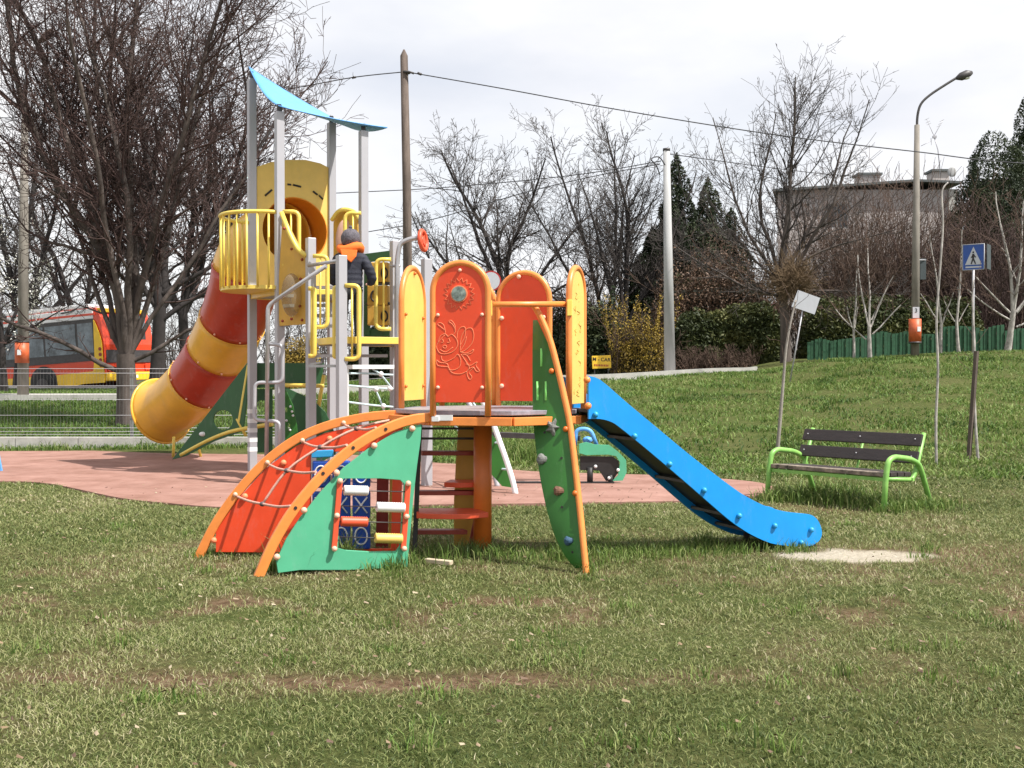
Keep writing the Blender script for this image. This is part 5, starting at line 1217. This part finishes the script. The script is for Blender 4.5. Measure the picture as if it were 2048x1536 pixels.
# pale blossoming tree at left edge
t, n_ = tree('blossom_tree', 'tree covered in pale blossom at the left edge beside the concrete lamp pole', 'tree', gpt(8,31),
    [(0,0,1,3.6,.07),(.3,0,1,3.2,.06),(-.3,0,1,3.2,.06),(.6,-.1,.6,2.6,.05),(.75,0,.4,2.3,.05),(-.5,-.2,.6,2.4,.05)], O(kids=[1.3,1.3,.9,0,0], rmin=.006), 2, 51, 'barkd', 'twig', trunk=(1.4,.1))
b = np.array(gpt(8,31))
def bf(n, rg):
    P = rg.randn(n, 3); P /= np.linalg.norm(P, axis=1)[:, None]; P *= (rg.rand(n)**.5)[:, None]; P = b+np.array([0,-.2,3.3])+P*np.array([1.5,1.3,2.1]); k = fbm(P[:,0]+P[:,1], P[:,2], 1.7) > .50; return P[k]
V, F_, k_ = leafcloud(9000, bf, .026, np.random.RandomState(4)); mesh_np('blossom', V, F_, 'bloss', parent=t, tint=np.random.RandomState(5).rand(k_))
# far belt of woodland along the horizon
for i, (x0, x1, Y, hh, lab) in enumerate(((-40,-4,62,4.2,1),(-6,14,70,3.8,2),(12,45,75,5.0,3))):
    rg = np.random.RandomState(120+i); n = 420; S_ = []
    for k_ in range(n):
        x = x0+(x1-x0)*rg.rand(); y = Y+rg.randn()*3; p = np.array([x, y, H(x, y)]); d = np.array([0,0,1.]); L_ = hh*(.5+.7*rg.rand())
        for j in range(6):
            d = norm(d+rg.randn(3)*.1); q = p+d*L_/6; S_.append((*p,*q,.05*(1-j/7),.05*(1-(j+1)/7),1))
            for _ in range(3):
                dd_ = norm(d*.7+rg.randn(3)*.7); a_ = q
                for jj in range(3): b_ = a_+dd_*L_*.07; S_.append((*a_,*b_,.014,.01,2)); a_ = b_; dd_ = norm(dd_+rg.randn(3)*.3)
            p = q
    o = seg_mesh('distant_woodland', np.array(S_), 3, 'twig', None); tag(o, kind='stuff')

# saplings
def sapling(name, label, base, pts, r0, r1, m, tw=0, seed=1, stake=None):
    t = thing(name, label, 'sapling', base); MB().tube(cat(pts, 5), [r0+(r1-r0)*i/((len(pts)-1)*5) for i in range((len(pts)-1)*5+1)], 8).build('trunk', m, t)
    rg = np.random.RandomState(seed); S_ = []
    for i in range(tw):
        k_ = rg.rand()*.6+.4; q = cat(pts, 5); p = np.array(q[int(k_*(len(q)-1))]); d = norm(np.array([rg.randn(), rg.randn(), .9])); 
        for j in range(4): e = p+d*.09; S_.append((*p,*e,.004,.003,2)); p = e; d = norm(d+rg.randn(3)*.2+np.array([0,0,.1]))
    if S_: seg_mesh('crown', np.array(S_), 3, 'twigb', t)
    return t
dS = 16.4
def wd_(px, py, d): return W(px, py, d)
b0 = wd_(1554,892,dS); b0.z = H(b0.x, dS)
sapling('sapling', 'thin mottled sapling on the bank left of the bench', b0, [b0-Vector((0,0,.05)), wd_(1561,830,dS), wd_(1566,770,dS), wd_(1572,700,dS), wd_(1580,650,dS), wd_(1592,600,dS)], .030, .012, 'barkg', 10, 2)
dS2 = 14.9; b0 = wd_(1873,870,dS2); b0.z = H(b0.x, dS2)
sapling('sapling', 'very tall whip-thin pale sapling rising behind the right end of the bench', b0, [b0-Vector((0,0,.05)), wd_(1872,840,dS2), wd_(1876,740,dS2), wd_(1873,640,dS2), wd_(1880,540,dS2), wd_(1886,450,dS2), wd_(1884,385,dS2), wd_(1896,365,dS2)], .020, .010, 'birch', 0, 3)
# stake pair
b0 = wd_(1945,908,15.6); b0.z = H(b0.x, 15.6)
stk = thing('support_stake', 'weathered wooden stake leaning on a thin sapling right of the bench', 'stake', b0)
s = MB(); s.beam(b0+Vector((-.06,0,-.1)), wd_(1953,702,15.5), .05, .05); s.build('stake', 'rawwood', stk)
b1 = b0+Vector((.06,-.05,0))
sapling('sapling', 'slim speckled sapling tied to the leaning stake at right', b1, [b1-Vector((0,0,.05)), wd_(1951,850,15.55), wd_(1948,760,15.6), wd_(1949,690,15.7), wd_(1945,600,15.8), wd_(1947,560,15.8)], .024, .010, 'birch', 8, 4)

# ================================================================== POLES, LAMPS, SIGNS, WIRES
def pole(name, label, catg, bx, by, pts, rad, m, n=14):
    t = thing(name, label, catg, (bx, by, H(bx, by))); MB().tube(pts, rad, n).build('shaft', m, t); return t
x0 = W(817,740,30).x; zb = H(x0, 30)
wp = pole('utility_pole', 'dark wooden utility pole with pointed top behind the steering ring', 'pole', x0, 30, [(x0,30,zb-.2), W(814,400,30), W(808,112,30), W(808,99,30)], [.135,.12,.105,.02], 'rawwood')
s = MB(); s.tube([W(806,143,29.87), W(820,144,29.87), W(828,147,29.9)], .03, 8); s.disc(W(812,145,30), (0,0,1), .125, .05, 16); s.build('wire_clamp', 'dark', wp)
x0 = W(1340,750,31.5).x; zb = H(x0, 31.5)
cp = pole('concrete_pole', 'pale grey concrete pole without lamp beside the clipped hedge', 'pole', x0, 31.5, [(x0,31.5,zb-.2), W(1333,300,31.5)], [.165,.095], 'concretep', 20)
MB().tube([W(1333,302,31.5), W(1333,297,31.5)], .105, 16).build('pole_cap', 'dark', cp)
s = MB(); s.tube(cat([W(1330,330,31.4), W(1318,314,31.4), W(1302,318,31.3), W(1312,330,31.3), W(1320,350,31.4)], 4), .018, 6); s.build('wire_bracket', 'cable', cp)
x0 = W(1830,712,30.2).x; zb = H(x0, 30.2)
lp = pole('street_lamp', 'slim concrete street lamp with curved arm leaning over to the right', 'street lamp', x0, 30.2, [(x0,30.2,zb-.2), W(1832,480,30.2), W(1834,250,30.2)], [.115,.10,.07], 'oldconc')
s = MB(); s.tube(cat([W(1834,262,30.2), W(1835,232,30.2), W(1842,208,30.2), W(1860,190,30.2), W(1890,170,30.2), W(1916,154,30.2)], 5), .034, 10); s.build('lamp_arm', 'dark', lp)
s = MB(); hA = W(1912,157,30.2); hB = W(1944,145,30.2); s.tube([hA, hA.lerp(hB,.3), hA.lerp(hB,.7), hB], [.04,.11,.12,.05], 14); s.build('lamp_head', 'dark', lp)
s = MB(); s.ball(hA.lerp(hB,.6)+Vector((0,0,-.06)), .10, 12, 8, (1.3,.9,.7)); s.build('lamp_glass', 'white', lp)
pz = W(1832,625,30.05); pl_ = thing('notice_plate', 'small cream notice plate strapped to the street lamp above its bin', 'sign', pz)
MB().box(pz, (.18,.015,.30)).build('plate', 'signwhite', pl_); text_mesh('3', .16, pz+Vector((0,-.012,.05)), (PI/2,0,0), 'ink', pl_, 'printing')
bz = W(1830,660,30.0); bn = thing('litter_bin', 'orange-red litter bin strapped round the street lamp', 'bin', bz)
MB().tube([bz+Vector((0,0,-.33)), bz+Vector((0,0,.30))], .165, 18).build('bin_body', 'bin', bn); MB().tube([bz+Vector((0,0,-.37)), bz+Vector((0,0,-.32))], .17, 18).build('bin_base', 'dark', bn)
MB().box(bz+Vector((.05,-.165,.02)), (.09,.01,.13)).build('sticker', 'white', bn)
x1 = W(1845,560,32).x; sb_ = thing('sign_board', 'dark back of a narrow sign fixed beside the street lamp', 'sign', W(1846,538,30.5))
MB().box(W(1846,538,30.5), (.16,.03,.58)).build('panel', 'signback', sb_); s = MB(); s.tube([W(1830,520,30.35), W(1852,520,30.5)], .015, 6); s.build('bracket', 'steel', sb_)
# left lamp pole
x0 = W(46,785,27.5).x; zb = H(x0, 27.5)
l2 = pole('street_lamp', 'tall concrete street lamp at left in front of the bus, arm bent right', 'street lamp', x0, 27.5, [(x0,27.5,zb-.2), W(47,480,27.5), W(50,205,27.5)], [.14,.115,.075], 'oldconc')
s = MB(); s.tube(cat([W(50,212,27.5), W(49,170,27.5), W(58,135,27.5), W(70,105,27.5), W(82,80,27.5)], 5), .03, 10); s.build('lamp_arm', 'dark', l2)
s = MB(); a_ = W(80,84,27.5); b_ = W(106,60,27.5); s.tube([a_, a_.lerp(b_,.3), a_.lerp(b_,.75), b_], [.04,.09,.11,.05], 14); s.build('lamp_head', 'twigb', l2)
bz = W(44,705,27.3); bn = thing('litter_bin', 'orange litter bin with white sticker on the left lamp pole', 'bin', bz)
MB().tube([bz+Vector((0,0,-.26)), bz+Vector((0,0,.26))], .165, 18).build('bin_body', 'bin', bn); MB().box(bz+Vector((0,-.165,0)), (.09,.01,.13)).build('sticker', 'white', bn); MB().tube([bz+Vector((0,0,.25)), bz+Vector((0,0,.28))], .175, 18).build('bin_rim', 'dark', bn)
# pedestrian crossing sign
x0 = W(1946,718,29.5).x; zb = H(x0, 29.5); cs_ = thing('crossing_sign', 'blue and white pedestrian crossing sign on grey post', 'road sign', (x0, 29.5, zb))
MB().tube([(x0,29.5,zb-.1), W(1947,500,29.5)], .034, 12).build('sign_post', 'steel', cs_)
r3 = Matrix.Rotation(R(-33), 3, 'Z'); sc_ = W(1947,514,29.42); e1 = r3@Vector((1,0,0)); fr = r3@Vector((0,-1,0)); up_ = Vector((0,0,1)); wS, hS = .55, .69
pt = lambda a, b, o=0: sc_+e1*a*wS+up_*b*hS+fr*o
MB().prism([pt(-.5,-.5),pt(.5,-.5),pt(.5,.5),pt(-.5,.5)], .02).build('sign_plate', 'signblue', cs_)
MB().prism([pt(.57,-.46,-.1),pt(.60,-.46,-.55),pt(.60,.5,-.55),pt(.57,.5,-.1)], .02).build('side_plate', 'signback', cs_)
s = MB(); s.tube([pt(-.49,-.49,.012),pt(.49,-.49,.012),pt(.49,.49,.012),pt(-.49,.49,.012)], .012, 6, closed=True, caps=False); s.build('sign_border', 'signwhite', cs_)
MB().prism([pt(-.38,-.30,.014),pt(.38,-.30,.014),pt(0,.40,.014)], .006).build('triangle', 'signwhite', cs_)
s = MB(); q_ = .02
s.ball(pt(.0,.18,q_), .026, 8, 6, (1,.4,1)); s.beam(pt(0,.12,q_), pt(-.01,-.05,q_), .05, .012, fr); s.beam(pt(-.01,-.05,q_), pt(-.10,-.27,q_), .032, .012, fr); s.beam(pt(-.01,-.05,q_), pt(.10,-.27,q_), .032, .012, fr)
s.beam(pt(0,.10,q_), pt(.11,-.02,q_), .022, .012, fr); s.beam(pt(0,.10,q_), pt(-.10,-.03,q_), .022, .012, fr); s.build('walking_figure', 'ink', cs_)
s = MB()
for i in range(5): s.prism([pt(-.30+i*.13,-.30,.02),pt(-.24+i*.13,-.30,.02),pt(-.25+i*.13,-.23,.02),pt(-.28+i*.13,-.23,.02)], .006)
s.prism([pt(-.36,-.42,.014),pt(.36,-.42,.014),pt(.36,-.36,.014),pt(-.36,-.36,.014)], .005); s.build('zebra_bars', 'signwhite', cs_)
# tilted white board
sp0 = W(1584,700,27.0); gx = sp0.x; wb_ = thing('tilted_board', 'blank white rectangular board tilted on a leaning thin pole', 'sign', (gx, 27.0, H(gx, 27.0)))
MB().tube([(gx-.06,27.0,H(gx,27)-.1), W(1607,610,27.0)], .018, 8).build('sign_post', 'steel', wb_)
MB().prism([W(1596,580,26.95),W(1640,596,26.95),W(1629,629,26.95),W(1583,613,26.95)], .02).build('board', 'signwhite', wb_)
# yellow advertising sign
ys0 = W(1203,724,32.4); ys = thing('advert_sign', 'small yellow advert sign with black and red lettering by the kerb', 'sign', (ys0.x, 32.4, H(ys0.x, 32.4)))
MB().box(ys0, (.56,.02,.38), 0, Matrix.Rotation(R(-3), 3, 'Y').to_3x3()@Matrix.Identity(3)).build('sign_panel', 'signyel', ys, .01)
s = MB(); s.beam(ys0+Vector((-.2,.03,-.15)), (ys0.x-.2, 32.43, H(ys0.x,32.4)-.1), .03, .03); s.build('sign_leg', 'dark', ys); s = MB(); s.beam(ys0+Vector((.2,.03,-.15)), (ys0.x+.2, 32.43, H(ys0.x,32.4)-.1), .03, .03); s.build('sign_leg', 'dark', ys)
text_mesh('M - CAR', .145, ys0+Vector((0,-.013,.07)), (PI/2, R(3), 0), 'ink', ys, 'lettering', bold=True)
s = MB(); 
for i in range(9): s.box(ys0+Vector((-.20+i*.048,-.012,-.09-.002*i)), (.030,.006,.055))
s.build('small_print', 'signred', ys)
# round road sign on a post, seen between the boards
rc = W(982,562,33); rs_ = thing('round_sign', 'round white road sign with dark red rim behind the bee board', 'road sign', (rc.x, 33, H(rc.x, 33)))
MB().tube([(rc.x,33.05,H(rc.x,33)-.1), (rc.x,33.05,rc.z+.2)], .03, 8).build('sign_post', 'steel', rs_); MB().disc(rc, (0,1,0), .31, .02, 32).build('sign_rim', 'signred', rs_); MB().disc(rc-Vector((0,.006,0)), (0,1,0), .265, .02, 32).build('sign_face', 'signwhite', rs_)
# cables
def cable(label, pts, r=.011):
    o = MB().tube(cat(pts, 8), r, 6).build('overhead_cable', 'cable', None, loc=pts[0]); tag(o, label, 'cable', 'overhead cables'); return o
cable('uppermost cable running right from the wooden pole past the street lamp', [W(826,146,30), W(1010,178,29.6), W(1240,220,29.2), W(1540,268,28.8), W(1830,303,28.5), W(2100,330,28), W(2900,360,26)], .014)
cable('cable from the wooden pole sagging left into the big bare tree', [W(806,144,30), W(705,155,30), W(560,180,30.5), W(330,205,31), W(45,228,31.5), W(-60,235,32), W(-900,215,36)], .014)
cable('cable from behind the tower posts nearly level to the concrete pole', [W(-900,400,40), W(-200,398,38), W(300,396,35), W(560,390,34), W(720,384,34), W(900,374,33.5), W(1150,350,32.5), W(1322,322,31.5)], .013)
cable('lower cable climbing from the steering ring to the concrete pole', [W(-900,640,44), W(-100,590,40), W(420,520,36), W(700,470,33), W(860,440,33), W(1050,385,32.5), W(1200,350,32), W(1320,328,31.5)], .013)
cable('cable from the concrete pole to the house roof', [W(1338,308,31.5), W(1500,330,36), W(1650,348,41), W(1760,355,45.8)], .014)
s = MB(); s.tube([W(835,146,29.95), W(843,149,29.95)], .035, 8); o = s.build('cable_insulator', 'dark', None, loc=W(839,147,29.95)); tag(o, 'dark insulator on the cable just right of the wooden pole', 'insulator')
s = MB(); s.tube([W(704,156,30), W(712,154,30)], .03, 8); o = s.build('cable_insulator', 'dark', None, loc=W(708,155,30)); tag(o, 'dark insulator on the cable left of the wooden pole', 'insulator')

# ================================================================== FENCES
YF = 18.3; z_pl = .22
pf = thing('mesh_fence', 'grey wire mesh fence on low white concrete plinth behind the tube slide', 'fence', (-6.5, YF, 0))
s = MB(); xa, xb = -14.5, W(660,800,YF).x; ns = 11
for i in range(ns):
    a = xa+(xb-xa)*i/ns; b = xa+(xb-xa)*(i+1)/ns; MB().box(((a+b)/2, YF, z_pl/2-.05), (b-a-.012, .14, z_pl+.1)).build('plinth', 'concrete', pf, .006)
posts_x = [xa+(xb-xa)*i/ns for i in range(ns+1)]
for p in (xa, -11.6, W(262,800,YF).x, W(500,800,YF).x): MB().box((p, YF+.04, .72), (.045,.045,1.3)).build('fence_post', 'wire', pf)
s = MB(); x = xa
while x < xb: s.tube([(x, YF, z_pl), (x, YF, 1.36)], .0015, 4, caps=False); x += .055
s.build('mesh_uprights', 'wire', pf)
s = MB()
for z in (.26,.31,.37,.58,.84,1.07,1.28,1.355): s.tube([(xa, YF-.004, z), (xb, YF-.004, z)], .0042, 5)
s.build('mesh_wires', 'steel', pf)
# green board fence with wavy top
xs0 = [(1618,33.4),(1700,33.2),(1800,33.0),(1905,32.6),(2010,32.2),(2080,32)]
gf = thing('picket_fence', 'dark green board fence with gently waved top behind the birches', 'fence', (W(1850,700,33).x, 33, H(W(1850,700,33).x, 33)))
P_ = [Vector((W(px,700,Y).x, Y, 0)) for px, Y in xs0]; tops = [ (1618,684),(1640,676),(1662,682),(1684,678),(1706,676),(1722,674),(1745,668),(1765,662),(1790,668),(1812,662),(1845,668),(1872,668),(1884,654),(1905,652),(1930,652),(1960,656),(1962,662),(1985,652),(2008,649),(2010,662),(2040,656),(2090,662)]
acc = [0.]
for a, b in zip(P_[:-1], P_[1:]): acc.append(acc[-1]+(b-a).length)
s = MB(); u_ = 0.; i = 0; seg_w = 2.3; cur = MB(); nxt = seg_w; fencepanels = 0
while u_ < acc[-1]:
    j = max(k for k in range(len(acc)-1) if acc[k] <= u_); p = P_[j].lerp(P_[j+1], (u_-acc[j])/(acc[j+1]-acc[j])); px = 1024+F*p.x/p.y
    tz = EYE.z+(750-np.interp(px, [a for a, b in tops], [b for a, b in tops]))/F*p.y; z0 = H(p.x, p.y)
    cur.box((p.x, p.y+.012*(i % 2), (tz+z0-.15)/2), (.105,.02,tz-z0+.15)); i += 1; u_ += .112
    if u_ > nxt: cur.build('fence_panel', 'greenfence', gf); cur = MB(); nxt += seg_w
if cur.v: cur.build('fence_panel', 'greenfence', gf)

# ================================================================== HOUSES
hY = 48.; hx0, hx1 = W(1556,400,hY).x, W(1905,400,hY).x; hz0 = H(hx0, hY)-.2; hzt = W(1700,380,hY).z
hs = thing('house', 'grey-pink flat-roofed house behind the bare trees at right', 'house', ((hx0+hx1)/2, hY+3, hz0+.2))
wins = [(1650,408,1696,458),(1640,560,1700,620),(1770,560,1830,620)]
def wq(px, py): p = W(px, py, hY); return Vector((p.x, hY, p.z))
s = MB(); s.prism([Vector((hx0,hY,hz0)),Vector((hx1,hY,hz0)),Vector((hx1,hY,hzt)),Vector((hx0,hY,hzt))], .2, (0,-1,0), [[wq(a,b),wq(c,b),wq(c,d),wq(a,d)] for a,b,c,d in wins]); s.build('wall', 'wall', hs)
hb0 = hx0*(hY+7)/hY+.5; s = MB(); s.beam((hx0+.12,hY+.1,(hz0+hzt)/2), (hb0+.12,hY+8.1,(hz0+hzt)/2), .2, hzt-hz0); s.build('wall', 'wall', hs); s = MB(); s.box((hx1-.12,hY+4.1,(hz0+hzt)/2), (.2,8,hzt-hz0)); s.build('wall', 'wall', hs)
MB().box(((hb0+hx1)/2,hY+8.2,(hz0+hzt)/2), (hx1-hb0,.2,hzt-hz0)).build('wall', 'wall', hs)
for a,b,c,d in wins:
    p, q = wq(a,b), wq(c,d); fr_ = MB().box(((p.x+q.x)/2,hY+.02,(p.z+q.z)/2), (q.x-p.x-.004,.05,p.z-q.z-.004)).build('window', 'glass', hs)
    s = MB(); y_ = hY-.02
    for x_ in (p.x+.03,(p.x+q.x)/2,q.x-.03): s.box((x_,y_,(p.z+q.z)/2), (.06,.05,p.z-q.z-.01))
    for z_ in (p.z-.03,q.z+.03): s.box(((p.x+q.x)/2,y_-.003,z_), (q.x-p.x-.01,.05,.06))
    s.build('frame', 'concretep', fr_)
rl, rr2, rm = W(1545,378,hY-.5), W(1925,362,hY-.5), W(1835,358,hY-.5)
s = MB(); s.add([v+Vector((sx_*o_,o_,dz)) for v, sx_ in ((rl,.29),(rm,.1),(rr2,0)) for o_, dz in ((0,0),(0,-.10),(9,-.10),(9,0))], [(0,1,5,4),(4,5,9,8),(1,2,6,5),(5,6,10,9),(2,3,7,6),(6,7,11,10),(3,0,4,7),(7,4,8,11),(0,3,2,1),(8,9,10,11)]); rf = s.build('roof', 'roofd', hs)
s = MB(); s.prism([Vector((hx1-.25,hY-.14,W(0,640,hY).z)),Vector((hx1+.12,hY-.14,W(0,640,hY).z)),Vector((hx1+.12,hY-.14,hzt)),Vector((hx1-.25,hY-.14,hzt))], .2); s.build('corner_pier', 'concrete', hs)
for (a, b, c, d) in ((1712,351,1756,376),(1858,344,1894,370)):
    p, q = W(a,b,hY+3), W(c,d,hY+3); MB().box(((p.x+q.x)/2,hY+3,(p.z+q.z)/2-.2), (q.x-p.x-.1,.8,p.z-q.z+.3)).build('chimney', 'wall', rf); MB().box(((p.x+q.x)/2,hY+3,p.z), (q.x-p.x+.1,1.0,.10)).build('chimney_cap', 'roofd', rf)
an = thing('tv_antenna', 'thin television antenna mast on the house roof right of the street lamp', 'antenna', W(1881,345,hY+1))
s = MB(); yA = hY+1; s.tube([W(1881,350,yA), W(1876,300,yA), W(1868,272,yA)], .022, 6); s.tube([W(1868,272,yA), W(1853,238,yA)], .012, 5); s.tube([W(1868,272,yA), W(1886,240,yA)], .012, 5); s.build('mast', 'steel', an)
s = MB()
for (x_, y_) in ((1854,240),(1856,246),(1858,250),(1884,243),(1881,249),(1878,254)): s.beam(W(x_-4,y_,yA), W(x_+4,y_-4,yA), .03, .02)
s.box(W(1869,274,yA), (.16,.12,.10)); s.tube([W(1842,292,yA), W(1862,282,yA)], .012, 5); s.beam(W(1862,276,yA), W(1863,290,yA), .02, .02); s.build('antenna_elements', 'steel', an)
ds = thing('satellite_dish', 'pale satellite dish on the house roof near its right end', 'satellite dish', W(1904,350,hY))
s = MB(); s.ball(W(1904,344,hY), .22, 16, 8, (.9,.2,1)); s.build('dish', 'concretep', ds); s = MB(); s.tube([W(1904,352,hY), W(1904,366,hY)], .02, 6); s.build('dish_arm', 'steel', ds)
# low shed
sh = thing('shed', 'low pale shed with dark red roof beyond the clipped hedge', 'shed', (W(1515,700,43).x, 44, H(10,43)))
a, b = W(1465,632,43), W(1562,700,43); MB().box(((a.x+b.x)/2,44.5,(a.z+b.z)/2), (b.x-a.x,3,a.z-b.z)).build('wall', 'whitewall', sh)
s = MB(); s.add([W(1455,632,42.8),W(1566,628,42.8),W(1566,602,44.5),W(1490,618,44.5),W(1455,632,46.5),W(1566,628,46.5)], [(0,1,2,3),(3,2,5,4),(0,3,4),(1,5,2),(0,4,5,1)]); s.build('roof', 'roofr', sh)

# ================================================================== BUS
bb = W(212,787,38.6); bus = bpy.data.objects.new('city_bus', None); C.objects.link(bus); bus.location = bb
tag(bus, 'red, yellow and white city bus parked on the road behind the fence', 'bus'); ORG[bus.name] = Vector((0,0,0))
bus.scale = (1.08,)*3; bus.rotation_euler = (R(1.0), R(-3.6), R(-20))      # local -X is forward, +Z up, -Y the near side
def bx(n, a, b, m, par=bus, bev=0.):
    c = [(a[i]+b[i])/2 for i in range(3)]; sz = [abs(b[i]-a[i]) for i in range(3)]; return MB().box(c, sz).build(n, m, par, bev)
Lb = 11.0
s = MB(); prof_ = [(0,.45),(.05,1.6),(-.05,2.5),(-.22,2.82),(-Lb,2.82),(-Lb-.1,.35),(-3.2,.22),(-1.9,.22),(-.9,.36)]
s.prism([Vector((x,1.25,z)) for x, z in prof_], 2.46); body = s.build('body', 'busred', bus, .05)
bx('roof_band', (-Lb,-.004,2.46), (-.32,.5,2.80), 'buswhite', bev=.03); bx('roof_top', (-Lb,.05,2.80), (-.6,2.4,2.98), 'buswhite', bev=.06)
bx('red_stripe', (-Lb,-.012,2.575), (-.25,.3,2.645), 'busred')
bx('window_band', (-Lb,-.01,1.10), (-.30,.3,2.46), 'dark')
xw = -.36
for wdt in (.62,1.25,.85,1.3,1.3,.9,1.3,1.2): bx('side_window', (xw-wdt,-.018,1.36), (xw,.1,2.34), 'busglass'); xw -= wdt+.09
s = MB(); 
s.prism([Vector((x,-.006,z)) for x, z in ((0,.36),(-.9,.36),(-1.9,.22),(-1.95,.72),(0,.76))], .02); s.prism([Vector((x,-.006,z)) for x, z in ((-3.05,.22),(-Lb,.30),(-Lb,.70),(-3.0,.72))], .02); s.build('yellow_skirt', 'busyel', bus)
s = MB(); s.prism([Vector((x,-.02,z)) for x, z in ((.0,.76),(-.42,.76),(-.34,1.2),(-.30,2.42),(-.24,2.36),(-.10,2.0),(-.02,1.7))], .02); s.build('yellow_pillar', 'busyel', bus)
s = MB()
for i in range(4): s.disc((-.10,-.034,.92+i*.18), (0,1,0), .06, .012, 14)
s.build('round_lamp', 'maroon', bus)
# rear face
bx('rear_window_frame', (.03,.34,1.78), (.035,2.12,2.6), 'dark'); s = MB(); s.prism([Vector((.055,y,z)) for y, z in ((.62,1.78),(1.88,1.78),(2.15,2.56),(.36,2.56))], .02); s.build('rear_window', 'busglass', bus)
bx('rear_grille', (.02,.08,1.0), (.062,2.42,1.42), 'dark'); bx('rear_bumper', (-.1,.02,.40), (.10,2.44,.68), 'busyel', bev=.03)
for y in (.10,1.96): bx('rear_lamp', (.05,y,.72), (.075,y+.4,.96), 'busred', bev=.01)
bx('rear_roof_edge', (-.25,.06,2.66), (-.06,2.42,2.80), 'busyel', bev=.02); bx('number_plate', (.10,1.0,.48), (.112,1.5,.58), 'white')
for x_, z_ in ((.078,1.35),(.078,1.5)): s = MB(); s.ball((x_,1.15,z_-.0), .09, 10, 6, (.2,1.2,.6)); s.build('badge', 'white', bus)
for xc in (-2.5,-8.6):
    s = MB(); s.disc((xc,.04,.48), (0,1,0), .56, .12, 24); s.build('wheel_arch', 'black', bus)
    wh = MB().disc((xc,.06,.40), (0,1,0), .46, .26, 28).build('wheel', 'tyre', bus); MB().disc((xc,-.085,.40), (0,1,0), .24, .03, 18).build('rim', 'dark', wh)
